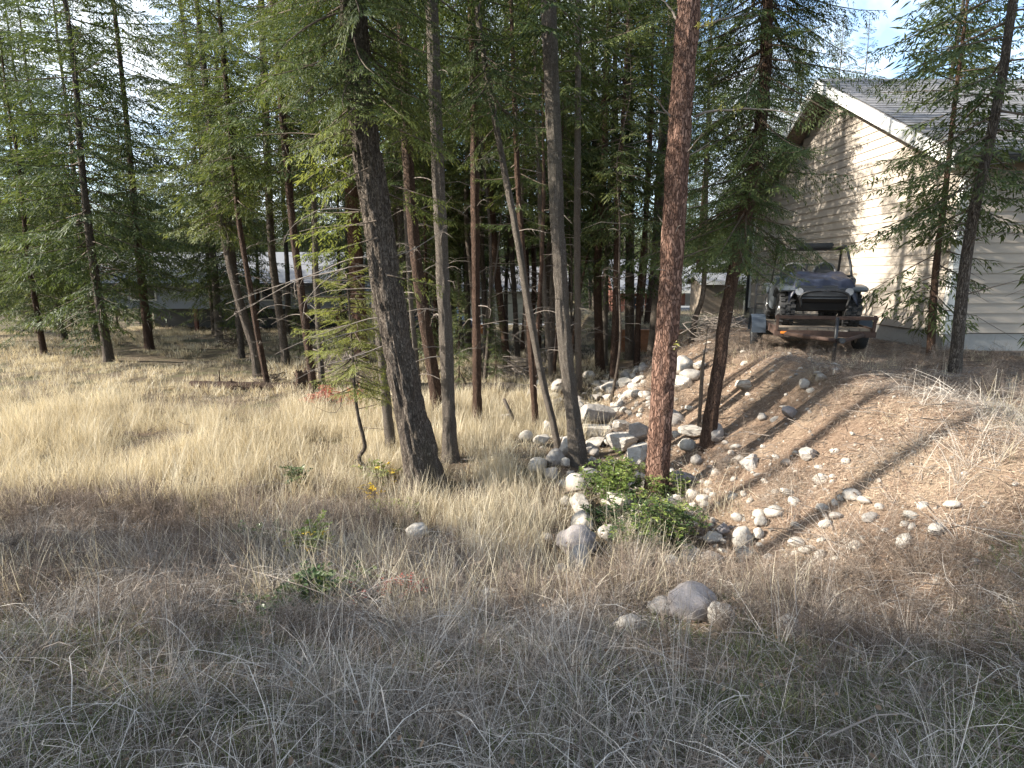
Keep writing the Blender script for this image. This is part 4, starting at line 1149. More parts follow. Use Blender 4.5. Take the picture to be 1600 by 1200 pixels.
# tall straw standing in the sunny clearing
def d_tall(x, y):
    edge = toe(y) - .75 + (n2(x, y, .9, 41) - .5) * 1.2
    near = sstep(6.2, 7.4, y + (n2(x, y, .5, 42) - .5) * 1.6 + 1.7 * sstep(-1.5, -.7, x))
    far = 1 - sstep(11.4, 13.2, y + (n2(x, y, .3, 43) - .5) * 1.6)
    return near * far * (x < edge) * (near_rock(x, y, .28) > 0) * (.22 + .78 * sstep(.40, .54, n2(x, y, 1.3, 44)))
UP = dict(spread=.04, hmin=.18, hmax=.50, w=.0040, lean=.27, curl=.5, tint=(.15, .85), seg=3)
LOW = dict(spread=.06, hmin=.08, hmax=.25, w=.005, lean=.5, curl=.7, tint=(.0, .6), seg=3)
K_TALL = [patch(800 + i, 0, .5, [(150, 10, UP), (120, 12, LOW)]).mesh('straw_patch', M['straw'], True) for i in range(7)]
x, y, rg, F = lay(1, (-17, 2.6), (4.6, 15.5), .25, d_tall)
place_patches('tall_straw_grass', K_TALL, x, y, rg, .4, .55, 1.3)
# thin straw beyond, in the wood
def d_far(x, y):
    return (.2 + .8 * (n2(x, y, .35, 51) > .45)) * (x < toe(y) + .2 + 30 * (y > 19)) * (.4 + .6 * (n2(x, y, 1.2, 52) > .5))
K_FAR = [patch(820 + i, 0, .9, [(150, 12, dict(spread=.07, hmin=.08, hmax=.30, w=.010, lean=.3, curl=.6, tint=(0., .8), seg=3))]).mesh('straw_patch', M['straw'], True) for i in range(4)]
x, y, rg, F = lay(2, (-30, 18), (13.0, 42), .5, d_far, grow=.03)
place_patches('woodland_grass', K_FAR, x, y, rg, .6, .6, 1.2)
# matted grey stems over the near slope
def d_mat(x, y):
    nb = sstep(2.6, 3.6, y)
    d = (1 - nb * sstep(-.5, .5, x - toe(y)) * .85) * (1 - sstep(5.2, 6.8, y + (n2(x, y, .6, 61) - .5) * 2.4))
    d = d * (1 - .30 * (1 - sstep(2.0, 3.2, y)) * sstep(.42, .55, n2(x, y, .8, 71)))
    return d * (near_rock(x, y, .36) > 0) * (.45 + .55 * sstep(.38, .52, n2(x, y, 1.1, 66)))
FL = dict(spread=.12, hmin=.10, hmax=.42, w=.0026, lean=.3, curl=.5, tint=(.0, .9), seg=3, flat=True, kink=.6, zmax=.05)
FLL = dict(spread=.15, hmin=.35, hmax=.75, w=.0032, lean=.3, curl=.5, tint=(.45, 1.0), seg=4, flat=True, kink=.35, zmax=.12)
TF = dict(spread=.03, hmin=.10, hmax=.34, w=.0026, lean=.7, curl=.4, tint=(.05, .95), seg=3)
TH = dict(spread=.05, hmin=.04, hmax=.13, w=.0030, lean=.8, curl=.9, tint=(.0, .35), seg=3)
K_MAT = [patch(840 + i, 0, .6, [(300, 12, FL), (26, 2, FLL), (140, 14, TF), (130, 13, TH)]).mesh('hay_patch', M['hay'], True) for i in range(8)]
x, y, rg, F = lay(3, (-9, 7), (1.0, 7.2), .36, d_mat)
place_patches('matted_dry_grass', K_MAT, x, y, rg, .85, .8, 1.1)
# loose sheaves of bleached straight stems fanning out of one root
K_SHF = kinds(M['hay'], 5, lambda i: blades(930 + i, 34, .02, .22, .55, .0028, 1.15, .2, (.35, 1.1), 3))
P, rg = strew(11, 230, (-6, 5), (1.2, 5.2), lambda x, y: (.25 + .75 * (n2(x, y, .8, 67) > .5)) * (near_rock(x, y, .3) > 0), .8, 1.0)
scatter('bleached_grass_sheaves', K_SHF, P, rz(rg, len(P), .25), rg.uniform(.7, 1.2, len(P)))
# brown bents in the half shade below the clearing, and rusty patches nearer
K_BRN = [patch(860 + i, 0, .5, [(130, 12, dict(spread=.04, hmin=.12, hmax=.36, w=.0032, lean=.35, curl=.8, tint=(.1, 1.0), seg=3)), (140, 12, LOW)]).mesh('brown_patch', M['weed'], True) for i in range(5)]
def d_brn(x, y):
    a = sstep(3.9, 5.0, y) * (1 - sstep(6.4, 7.8, y)) * (x < toe(y) - .3) * .75
    b = sstep(.52, .62, n2(x, y, .9, 64)) * .30 * (y > 2.2) * (y < 5) * (x < toe(y) + .6)
    return np.maximum(a, b) * (near_rock(x, y, .30) > 0)
x, y, rg, F = lay(4, (-11, 3.2), (1.6, 8.0), .36, d_brn)
place_patches('brown_bent_grass', K_BRN, x, y, rg, .7, .7, 1.1)
# green blades low between them
K_GRN = [patch(880 + i, 0, .4, [(230, 14, dict(spread=.05, hmin=.05, hmax=.15, w=.0032, lean=.5, curl=.9, tint=(.0, .9), seg=3))]).mesh('green_patch', M['green'], True) for i in range(4)]
x, y, rg, F = lay(5, (-7, 6), (1.0, 4.4), .24, lambda x, y: (.25 + .75 * sstep(.40, .54, n2(x, y, .8, 71))) * (1 - sstep(2.3, 4.2, y)))
place_patches('green_grass', K_GRN, x, y, rg, .85)
# brown twiggy weeds
def weed(seed):
    rng = np.random.default_rng(seed)
    mb = MB()
    for s in range(9):
        az, ln = rng.uniform(0, 6.28), abs(rng.normal(0, .42)); L = rng.uniform(.16, .40)
        d = np.array([math.sin(ln) * math.cos(az), math.sin(ln) * math.sin(az), math.cos(ln)])
        b = np.array([*rng.normal(0, .05, 2), 0])
        t = np.linspace(0, 1, 4)[:, None]
        C = b + d * L * t + rng.normal(0, .012, (4, 3))
        tn = rng.uniform(.0, .8)
        mb.tube(C, np.linspace(.0022, .001, 4), 3, 0, tn, False)
        for q in range(rng.integers(6, 12)):
            u = rng.uniform(.25, 1)
            p = b + d * L * u
            e = rng.normal(0, 1, 3); e[2] = abs(e[2]) * .8; e /= np.linalg.norm(e)
            l = rng.uniform(.05, .14)
            mb.tube([p, p + e * l], [.0013, .0007], 3, 0, np.clip(tn + rng.normal(0, .2), 0, 1), False)
    return mb
K_WEED = kinds(M['weed'], 6, lambda i: weed(900 + i))
def d_weed(x, y):
    a = sstep(2.6, 3.8, y) * (1 - sstep(6.2, 7.6, y)) * (.10 + .90 * sstep(.42, .58, n2(x, y, .7, 81)))
    b = (x > toe(y) + .1) * (y < 13) * .34 * sstep(.46, .62, n2(x, y, .9, 82))
    return np.maximum(a * (x < toe(y) + 1.0), b) * (near_rock(x, y, .12) > 0)
P, rg = strew(6, 1300, (-9, 8), (2.6, 13), d_weed, .8, 1.3)
scatter('dry_weeds', K_WEED, P, rz(rg, len(P), .15), rg.uniform(.5, 1.1, len(P)))
# single straw stalks standing out of the shade, and thin straw on the bank and the pad edge
K_STK = kinds(M['straw'], 4, lambda i: blades(950 + i, 9, .05, .25, .62, .0034, .22, .5, (.2, 1.0), 4))
P, rg = strew(7, 800, (-7, 2.4), (3.6, 7.4), lambda x, y: (n2(x, y, .8, 95) > .47) * .9 * (near_rock(x, y, .02) > 0), .8, 1.0)
scatter('straw_stalks', K_STK, P, rz(rg, len(P), .2), rg.uniform(.5, 1.1, len(P)))
K_BNK = [patch(970 + i, 0, .5, [(60, 10, LOW), (16, 8, UP)]).mesh('straw_patch', M['straw'], True) for i in range(3)]
x, y, rg, F = lay(8, (1.2, 9), (4.4, 20), .5, lambda x, y: (x > toe(y) - .2) * (n2(x, y, 1.1, 91) > .49) * np.where(x > crest(y) - .4, .8, .35) * (1 - ((x > 4.9) & (x < 7.6) & (y > 9.6) & (y < 15))) * (near_rock(x, y, .1) > 0), grow=.02)
place_patches('bank_grass', K_BNK, x, y, rg, .6, .5, .95)
# needle litter, twigs and pebbles
def litter(seed):
    rng = np.random.default_rng(seed)
    n = 110
    P = np.stack([rng.normal(0, .11, n), rng.normal(0, .10, n), rng.uniform(.002, .022, n)], 1)
    a = rng.uniform(0, 6.28, n)
    K = kites(P, np.stack([np.cos(a), np.sin(a), rng.normal(0, .12, n)], 1), rng.uniform(.02, .075, n), rng.uniform(.0018, .0048, n), rng)
    return MB().add(K.reshape(-1, 3), np.arange(n * 4).reshape(n, 4), 0, np.repeat(rng.uniform(0, 1, n), 4))
K_LIT = kinds(M['litter'], 4, lambda i: litter(920 + i))
def d_lit(x, y): return np.where(x > toe(y) - .4, .75, .25) * (y > 2.6)
P, rg = strew(8, 5200, (-9, 9), (2.6, 17), d_lit, .7, 1.5)
gxx, gyy = slope_rot(P, rg)
rot = np.stack([np.arctan(gyy), -np.arctan(gxx), rg.uniform(-.4, .4, len(P))], 1)
scatter('needle_litter', K_LIT, P, rot, rg.uniform(.7, 1.5, len(P)))
def leaflet(mb, p, d, L, w, rng, tint, mat=0):
    d = d / np.linalg.norm(d)
    up = np.array([0, 0, 1.]) + rng.normal(0, .5, 3)
    s = np.cross(d, up); s /= np.linalg.norm(s) + 1e-9
    n = np.cross(s, d)
    q = [p, p + d * L * .3 + s * w * .45 + n * w * .12, p + d * L * .68 + s * w * .38 + n * w * .10, p + d * L, p + d * L * .68 - s * w * .38 + n * w * .10, p + d * L * .3 - s * w * .45 + n * w * .12]
    mb.add(q, [(0, 1, 2, 3), (0, 3, 4, 5)], mat, tint)
def twigs(seed):
    rng = np.random.default_rng(seed); mb = MB()
    for k in range(7):
        a = rng.uniform(0, 6.28); l = rng.uniform(.08, .30)
        p = np.array([*rng.normal(0, .18, 2), rng.uniform(.005, .05)]); d = np.array([math.cos(a), math.sin(a), rng.normal(0, .12)])
        mb.tube([p, p + d * l * .5 + rng.normal(0, .012, 3), p + d * l + rng.normal(0, .02, 3)], [.004, .003, .0015], 4, 0, .5, False)
    return mb.mesh('twigs', M['twig'] if seed % 2 else M['dead'])
P, rg = strew(12, 900, (-9, 8), (1.2, 14), lambda x, y: .5 + .5 * (x > toe(y)), .7, 1.6)
scatter('fallen_twigs', [twigs(960 + i) for i in range(5)], P, rz(rg, len(P), .15), rg.uniform(.5, 1.4, len(P)))
def dead_leaves(seed):
    rng = np.random.default_rng(seed); mb = MB()
    for k in range(9):
        a = rng.uniform(0, 6.28)
        leaflet(mb, np.array([*rng.normal(0, .16, 2), rng.uniform(.01, .09)]), np.array([math.cos(a), math.sin(a), rng.normal(0, .4)]), rng.uniform(.014, .032), rng.uniform(.009, .018), rng, rng.uniform(0, 1))
    return mb.mesh('leaves', M['brown_leaf'], True)
P, rg = strew(13, 700, (-9, 6), (1.4, 9), lambda x, y: .3 + .7 * (n2(x, y, .9, 68) > .5), .7, 1.3)
M['brown_leaf'] = leafy('dead_leaf', (.07, .045, .03), (.15, .10, .065), (.27, .20, .13), .1, .8, tcol=(1, 1, 1))
scatter('dead_leaves', [dead_leaves(980 + i) for i in range(4)], P, rz(rg, len(P), .15), rg.uniform(.7, 1.4, len(P)))
K_PEB = [rock_mesh(940 + i, 'cobble' if i < 2 else 'angular', M['rock'], False, 'pebble') for i in range(4)]
def d_peb(x, y): return np.exp(-((x - toe(y) + .1) / .8) ** 2) * .9 + (x > toe(y)) * (x < crest(y) + .3) * .22
P, rg = strew(9, 3200, (-1, 8), (3.6, 18), d_peb, .6, 1.2)
scatter('pebbles', K_PEB, P, rz(rg, len(P), .6), np.minimum(.055, .010 * np.exp(np.abs(rg.normal(0, .7, len(P))))))

# ------------------------------------------------------------------ shrubs
def shrub(name, label, x, y, h, rad, stems, leaf, wd, mat, seed, extra=None, share=.0, cat='shrub', lean=.5, bare=.25):
    rng = np.random.default_rng(seed)
    t = thing(name, label, cat, (x, y, Hs(x, y)))
    ms, mf = MB(), MB()
    for k in range(stems):
        az = rng.uniform(0, 6.28); ln = abs(rng.normal(0, lean)); L = h * rng.uniform(.5, 1.1)
        b = np.array([*rng.normal(0, rad * .4, 2), -.02])
        d = np.array([math.sin(ln) * math.cos(az), math.sin(ln) * math.sin(az), math.cos(ln)])
        tt = np.linspace(0, 1, 7)[:, None]
        C = b + d * L * tt + rng.normal(0, .012, (7, 3)) * tt + np.array([d[0], d[1], -.3]) * .12 * L * tt ** 2
        ms.tube(C, np.linspace(.005, .002, 7), 4)
        for q in range(int(9 * L / .35) + 3):
            u = rng.uniform(bare, 1)
            p = b + d * L * u + np.array([d[0], d[1], -.3]) * .12 * L * u * u
            a2 = rng.uniform(0, 6.28)
            e = np.array([math.cos(a2), math.sin(a2), rng.normal(.15, .35)]); e /= np.linalg.norm(e)
            rl = rng.uniform(.07, .15)
            ms.tube([p, p + e * rl], [.0018, .001], 3, cap=False)
            tn = np.clip(.2 + .5 * u + rng.normal(0, .15), 0, 1)
            m_ = 1 if extra and rng.random() < share else 0
            for j in range(4):
                pj = p + e * rl * (j + 1) / 4
                sd = np.cross(e, [0, 0, 1.]); sd /= np.linalg.norm(sd) + 1e-9
                for sg in (-1, 1):
                    leaflet(mf, pj, e * .5 + sd * sg + rng.normal(0, .25, 3), leaf * rng.uniform(.7, 1.2), wd * rng.uniform(.8, 1.2), rng, np.clip(tn + rng.normal(0, .08), 0, 1), m_)
            leaflet(mf, p + e * rl, e, leaf, wd, rng, tn, m_)
    ms.build('stems', M['twig'], t)['kind'] = 'stuff'
    mf.build('foliage', [mat] + ([extra] if extra else []), t, True)
    return t
def shrub_px(name, label, px, py, h, rad, stems, leaf, wd, mat, seed, **kw):
    g = gnd(px, py)
    return shrub(name, label, g.x, g.y, h, rad, stems, leaf, wd, mat, seed, **kw)
shrub_px('leafy_shrub', 'light green leafy shrub left of the foot of the reddish pine', 962, 788, .72, .34, 26, .046, .024, M['grape'], 1, lean=.3)
shrub_px('leafy_shrub', 'light green sprig of leaves at the right of the reddish pine foot', 1042, 784, .42, .28, 16, .042, .020, M['grape'], 2)
shrub_px('leafy_shrub', 'dark green shrub in front of the reddish pine', 1032, 864, .66, .32, 26, .045, .020, M['grape_dark'], 3, lean=.32, extra=M['grape'], share=.4)
shrub_px('leafy_shrub', 'dark green shrub by the white boulder left of the pine', 950, 826, .40, .26, 16, .042, .020, M['grape_dark'], 4)
shrub_px('leafy_shrub', 'low dark holly leaved shrub at the edge of the matted grass', 478, 948, .27, .34, 22, .048, .030, M['grape_dark'], 5, extra=M['grape'], share=.06, lean=.9)
shrub_px('leafy_shrub', 'small dark holly leaved shrub right of the low one in the matted grass', 545, 930, .18, .22, 9, .045, .028, M['grape_dark'], 6, lean=.9)
shrub_px('leafy_shrub', 'leafy sprigs with one yellow leaf among brown weeds on the left', 492, 868, .30, .22, 10, .045, .024, M['grape'], 7, extra=M['yellow'], share=.10)
shrub_px('leafy_shrub', 'dull green sprigs in the shaded mound at the left', 425, 850, .26, .3, 10, .042, .024, M['grape_dark'], 8, lean=.8)
shrub_px('leafy_shrub', 'yellow green shrub at the foot of the crooked sapling', 585, 752, .28, .22, 12, .045, .022, M['grape'], 9, extra=M['yellow'], share=.12)
shrub_px('leafy_shrub', 'yellow leaved sprig below the crooked sapling', 578, 778, .18, .12, 2, .05, .026, M['yellow'], 10, lean=.7)
shrub_px('leafy_shrub', 'dark upright leafy stalk standing in the straw left of the sapling', 466, 766, .36, .05, 3, .05, .03, M['grape_dark'], 11, lean=.12, bare=.5)
shrub_px('red_shrub', 'pinkish red twiggy shrub at the back edge of the straw', 503, 634, .42, .22, 12, .05, .02, M['red'], 12, bare=.5)
shrub_px('red_shrub', 'dull red twiggy shrub behind the crooked sapling', 552, 638, .48, .3, 12, .05, .02, M['red'], 13, bare=.5)
shrub_px('red_shrub', 'reddish leafless weed beside the holly leaved shrub', 610, 938, .22, .2, 5, .026, .009, M['red'], 14, bare=.4)
shrub_px('leafy_shrub', 'olive sprigs among brown weeds under the thick leaning fir', 620, 800, .25, .35, 9, .036, .018, M['grape'], 15)

# ------------------------------------------------------------------ fallen wood
def log_px(name, label, pts, rads, mat, cat, seed, sides=14, lift=.6, knots=6, n=26):
    rng = np.random.default_rng(seed)
    W = [gnd(px, py) for px, py in pts]
    P = np.array([(w.x, w.y, w.z + r * lift) for w, r in zip(W, rads)])
    C = smooth_path(P, n)
    c0 = C.mean(0)
    mb = MB().tube(C - c0 + rng.normal(0, rads[0] * .08, C.shape), np.interp(np.linspace(0, 1, n), np.linspace(0, 1, len(rads)), rads) * rng.uniform(.9, 1.1, n), sides)
    for k in range(knots):
        i = rng.integers(2, n - 2); d = rng.normal(0, 1, 3); d[2] = abs(d[2]); d /= np.linalg.norm(d)
        l = rng.uniform(1.5, 5) * rads[0]
        mb.tube([C[i] - c0, C[i] - c0 + d * l], [rads[0] * .22, rads[0] * .1], 5)
    o = mb.build(name, mat, None, False, tuple(c0))
    return tag(o, label, cat)
log_px('fallen_log', 'dark fallen log lying along the back of the straw on the left', [(300, 606), (352, 608), (430, 609), (520, 607), (560, 606)], [.11, .13, .12, .12, .10], M['bark_brown'], 'log', 1)
log_px('fallen_log', 'dark fallen log across the grass before the rocky ditch', [(640, 612), (720, 611), (800, 611), (872, 612)], [.13, .13, .12, .10], M['bark_fir'], 'log', 2)
log_px('fallen_branch', 'pale bare stick lying in front of the rounded boulders', [(836, 913), (870, 910), (905, 912), (938, 916)], [.014, .017, .016, .010], M['dead'], 'branch', 3, 7, 3.0, 4)
log_px('fallen_branch', 'short dark stick poking from the straw left of the pine', [(878, 788), (905, 782), (930, 776)], [.016, .015, .012], M['twig'], 'branch', 4, 7, 9.0, 0)
log_px('fallen_branch', 'thin dark fallen bough half sunk in straw right of the leaning fir', [(700, 772), (740, 782), (790, 795), (850, 800)], [.045, .04, .03, .02], M['bark_fir'], 'branch', 5, 8, 1.6, 6)
def stick_px(name, label, pts, Y, dz, r0, r1, mat, cat='branch', n=18, forks=()):
    P = np.array([(g.x, g.y, g.z + z) for g, z in ((gnd(px, py), z) for (px, py), z in zip(pts, dz))])
    C = smooth_path(P, n); c0 = C[0].copy()
    mb = MB().tube(C - c0, np.linspace(r0, r1, n), 6)
    for f in forks:
        F = np.array([(g.x, g.y, g.z + z) for g, z in ((gnd(px, py), z) for (px, py, z) in f)]) - c0
        mb.tube(smooth_path(F, 8), np.linspace(r1 * 1.2, r1 * .6, 8), 5)
    return tag(mb.build(name, mat, None, False, tuple(c0)), label, cat)
stick_px('long_stem', 'long straight pale stem slanting across the matted grass on the left', [(362, 915), (430, 938), (500, 962), (580, 1000), (652, 1036)], 0, [.18, .19, .18, .17, .14], .0042, .002, M['dead'], 'stem')
stick_px('fallen_branch', 'pale forked twig lying lowest in the matted grass', [(700, 1192), (722, 1180), (742, 1164), (755, 1140), (757, 1128)], 0, [.06, .09, .10, .11, .12], .006, .003, M['dead'], 'branch', 16, [((742, 1164, .1), (722, 1140, .10), (700, 1125, .1)), ((755, 1140, .11), (765, 1150, .10), (772, 1156, .08)), ((733, 1170, .1), (736, 1186, .06))])
stick_px('long_stem', 'bleached stem lying level across the matted grass on the right', [(1130, 1022), (1180, 1030), (1215, 1045), (1250, 1066), (1300, 1085)], 0, [.14, .16, .15, .13, .1], .004, .002, M['dead'], 'stem')
stick_px('long_stem', 'bleached stem pointing up from the grass in front of the biggest grey boulder', [(1066, 1060), (1071, 1020), (1076, 990)], 0, [.05, .22, .38], .003, .0015, M['dead'], 'stem')
# leaning dead stub, broken stump, root mound
g = gnd(808, 670); s0 = thing('dead_stub', 'short dead pole leaning left in the grass before the ditch', 'stump', g)
mb = MB().tube([at(808, 676, g.y) - g, at(802, 655, g.y) - g, at(795, 640, g.y) - g, at(787, 623, g.y) - g], [.045, .04, .036, .03], 9)
mb.build('trunk', M['bark_grey'], s0)
g = gnd(476, 606)
s1 = thing('broken_stump', 'dark broken stump with jagged rim at the clearing edge', 'stump', g)
rgs = np.random.default_rng(3)
th = np.arange(26) / 26 * 2 * PI
rr = .19 * (1 + .15 * np.cos(th * 3) + rgs.normal(0, .05, 26))
rings = []
for k, (z, f) in enumerate([(-.08, 1.5), (.05, 1.15), (.2, 1.0), (.36, .98)]):
    rings.append(np.stack([rr * f * np.cos(th), rr * f * np.sin(th), np.full(26, z) + (rgs.uniform(-.05, .16, 26) if k == 3 else 0)], 1))
rings.append(np.stack([rr * .7 * np.cos(th), rr * .7 * np.sin(th), np.full(26, .28)], 1)); rings.append(np.zeros((26, 3)) + [0, 0, .25])
V = np.concatenate(rings); j = np.arange(26); j2 = (j + 1) % 26
MB().add(V, np.concatenate([np.stack([k * 26 + j, k * 26 + j2, (k + 1) * 26 + j2, (k + 1) * 26 + j], 1) for k in range(5)])).build('trunk', M['bark_brown'], s1)
def brush(name, label, px, py, rad, hgt, n, mat, seed, L=(.5, 1.4), r=.012):
    g = gnd(px, py); rng = np.random.default_rng(seed)
    t = thing(name, label, 'brush pile', g); mb = MB()
    for k in range(n):
        a = rng.uniform(0, 6.28); l = rng.uniform(*L)
        d = np.array([math.cos(a), math.sin(a), rng.normal(.05, .28)])
        b = np.array([*rng.normal(0, rad * .35, 2), rng.uniform(0, hgt)])
        P = np.array([b - d * l * .5, b + rng.normal(0, .05, 3), b + d * l * .5]); P[:, 2] = np.maximum(P[:, 2], .01)
        mb.tube(smooth_path(P, 5), np.linspace(r * rng.uniform(.5, 1.3), r * .3, 5), 4)
    mb.build('twigs', mat, t)['kind'] = 'stuff'
brush('brush_pile', 'dark heap of cut branches at the far left of the clearing', 372, 540, .9, .6, 90, M['twig'], 1)
brush('brush_pile', 'low heap of dark twigs round the foot of the tilted thin trunk', 424, 604, .45, .35, 60, M['twig'], 2, (.3, .8))
brush('brush_pile', 'tangle of grey dead branches before the bent footed trunk', 815, 592, .8, .6, 110, M['dead'], 3)
brush('brush_pile', 'grey tangle of fallen limbs behind the slender red brown trunk', 535, 590, .9, .7, 110, M['dead'], 4)
brush('brush_pile', 'bleached bare brush on the crest left of the trailer', 1118, 530, .6, .5, 90, M['dead'], 5, (.4, 1.1), .009)

# ------------------------------------------------------------------ paints and built things
M['siding'] = plain('beige_siding', (.42, .365, .305), .75, var=.08, scale=3)
M['white'] = plain('white_trim', (.74, .73, .70), .6, var=.05)
M['soffit'] = plain('soffit_wood', (.16, .125, .10), .8, var=.2)
M['shingle'] = plain('grey_shingle', (.16, .155, .155), .9, var=.35, scale=14)
M['greyroof'] = plain('pale_roof', (.17, .175, .19), .85, var=.25, scale=10)
M['greywall'] = plain('grey_blue_wall', (.27, .29, .33), .8, var=.12)
M['olive'] = plain('olive_wall', (.235, .225, .165), .8, var=.1)
M['cream'] = plain('cream_wall', (.52, .49, .44), .8, var=.08)
M['brownwall'] = plain('brown_red_wall', (.17, .070, .048), .8, var=.2)
M['concrete'] = plain('concrete', (.34, .33, .31), .9, var=.15, scale=12)
M['glass'] = plain('window_glass', (.03, .035, .045), .08, var=.05)
M['black'] = plain('black_paint', (.016, .016, .017), .42, var=.3)
M['rubber'] = plain('rubber', (.022, .022, .023), .85, var=.35, scale=20, bmp=.4)
M['steel'] = plain('bright_rim', (.62, .62, .62), .32, metal=.85, var=.1)
M['plastic'] = plain('grey_plastic', (.075, .085, .095), .38, var=.12, scale=4)
M['fender'] = plain('slate_fender', (.055, .068, .085), .45, var=.15)
M['rust'] = plain('rusty_steel', (.06, .034, .024), .85, var=.5, scale=18, bmp=.3)
M['tarp'] = plain('navy_tarp', (.018, .022, .040), .4, var=.3, scale=5)
M['silver'] = plain('silver_lens', (.20, .21, .23), .35, var=.3, scale=8)
M['seat'] = plain('black_vinyl', (.03, .03, .032), .5, var=.2)
M['greyseat'] = plain('grey_vinyl', (.17, .17, .17), .5, var=.2)
M['timber'] = plain('orange_timber', (.34, .165, .085), .85, var=.35, scale=7, bmp=.3)
M['deck'] = plain('weathered_plank', (.20, .16, .12), .9, var=.35, scale=9, bmp=.3)
M['bin'] = plain('orange_box', (.48, .17, .045), .7, var=.15)
M['amber'] = plain('amber_lens', (.7, .22, .03), .25, var=.1)
M['bluecar'] = plain('dark_blue_paint', (.03, .045, .10), .25, var=.1)
M['silvercar'] = plain('grey_car_paint', (.30, .31, .32), .28, var=.08)
M['street'] = plain('pale_street', (.30, .30, .30), .9, var=.2, scale=5)

def bevel_mesh(me, w, seg=2):
    b = bmesh.new(); b.from_mesh(me)
    bmesh.ops.bevel(b, geom=b.edges[:], offset=w, segments=seg, affect='EDGES', clamp_overlap=True)
    b.to_mesh(me); b.free()
    return me
def bbox_part(name, a, b, mat, parent, bev=0.0, M_=None):
    me = MB().box(a, b, M=M_).mesh(name, mat)
    if bev: bevel_mesh(me, bev)
    return link(name, me, parent)
def prism(name, poly, x0, x1, mat, parent, axis='x'):
    """extrude a polygon given in the two other axes"""
    n = len(poly)
    def P(u, v, w): return (w, u, v) if axis == 'x' else (u, w, v)
    V = [P(u, v, x0) for u, v in poly] + [P(u, v, x1) for u, v in poly]
    mb = MB().add(V, [(i, (i + 1) % n, n + (i + 1) % n, n + i) for i in range(n)])
    mb.fl += [np.arange(n)[::-1], np.arange(n) + n]; mb.ft += [np.array([n]), np.array([n])]; mb.mi += [np.array([0])] * 2; mb.sm += [np.array([False])] * 2
    me = mb.mesh(name, mat)
    b = bmesh.new(); b.from_mesh(me); bmesh.ops.recalc_face_normals(b, faces=b.faces[:]); b.to_mesh(me); b.free()
    return link(name, me, parent)

# ---- the beige house at the right, its gable end towards the clearing
GZ = .20
HX, HY0, HY1, HXE = 8.2, 11.0, 20.2, 17.5
ZE, ZR = 3.75, 6.20
YM = (HY0 + HY1) / 2
hs = thing('beige_house', 'beige lap sided house with gable roof behind the loaded trailer', 'house', (HX, YM, GZ))
sl = (ZR - ZE) / (YM - HY0)
def roof_z(y): return ZR - abs(y - YM) * sl
bx0, by0 = HX, YM
prism('wall', [(HY0 + .03 - YM, .35), (HY1 - .03 - YM, .35), (HY1 - .03 - YM, ZE - GZ), (0, ZR - GZ - .02), (HY0 + .03 - YM, ZE - GZ)], .03, HXE - HX, M['soffit'], hs)
bbox_part('foundation', (.01, HY0 - YM + .01, -.5), (HXE - HX, HY1 - YM - .01, .36), M['concrete'], hs)
z = .38; dz = .185
while z < ZR - GZ - .12:
    h = (YM - HY0) if z + GZ + dz < ZE else max(.05, (ZR - (z + GZ + .10)) / sl)
    h = min(h, YM - HY0)
    MB().add([(0, -h, z + dz + .012), (0, h, z + dz + .012), (-.022, h, z), (-.022, -h, z), (.03, -h, z + dz + .012), (.03, h, z + dz + .012), (.03, h, z), (.03, -h, z)],
             [(0, 1, 2, 3), (7, 6, 5, 4), (0, 4, 5, 1), (3, 2, 6, 7), (0, 3, 7, 4), (1, 5, 6, 2)]).build('siding_board', M['siding'], hs)
    z += dz
z = .38
yf = HY0 - YM
while z + dz < ZE - GZ:
    MB().add([(.0, yf, z + dz + .012), (HXE - HX, yf, z + dz + .012), (HXE - HX, yf - .022, z), (.0, yf - .022, z), (.0, yf + .028, z + dz + .012), (HXE - HX, yf + .028, z + dz + .012), (HXE - HX, yf + .028, z), (.0, yf + .028, z)],
             [(0, 3, 2, 1), (7, 4, 5, 6), (0, 1, 5, 4), (3, 7, 6, 2), (0, 4, 7, 3), (1, 2, 6, 5)]).build('siding_board', M['siding'], hs)
    z += dz
for (ya, yb) in ((HY0 - YM - .05, HY0 - YM + .07), (HY1 - YM - .07, HY1 - YM + .05)):
    bbox_part('corner_board', (-.035, ya, .36), (.09, yb, ZE - GZ - .05), M['white'], hs)
OV = .58
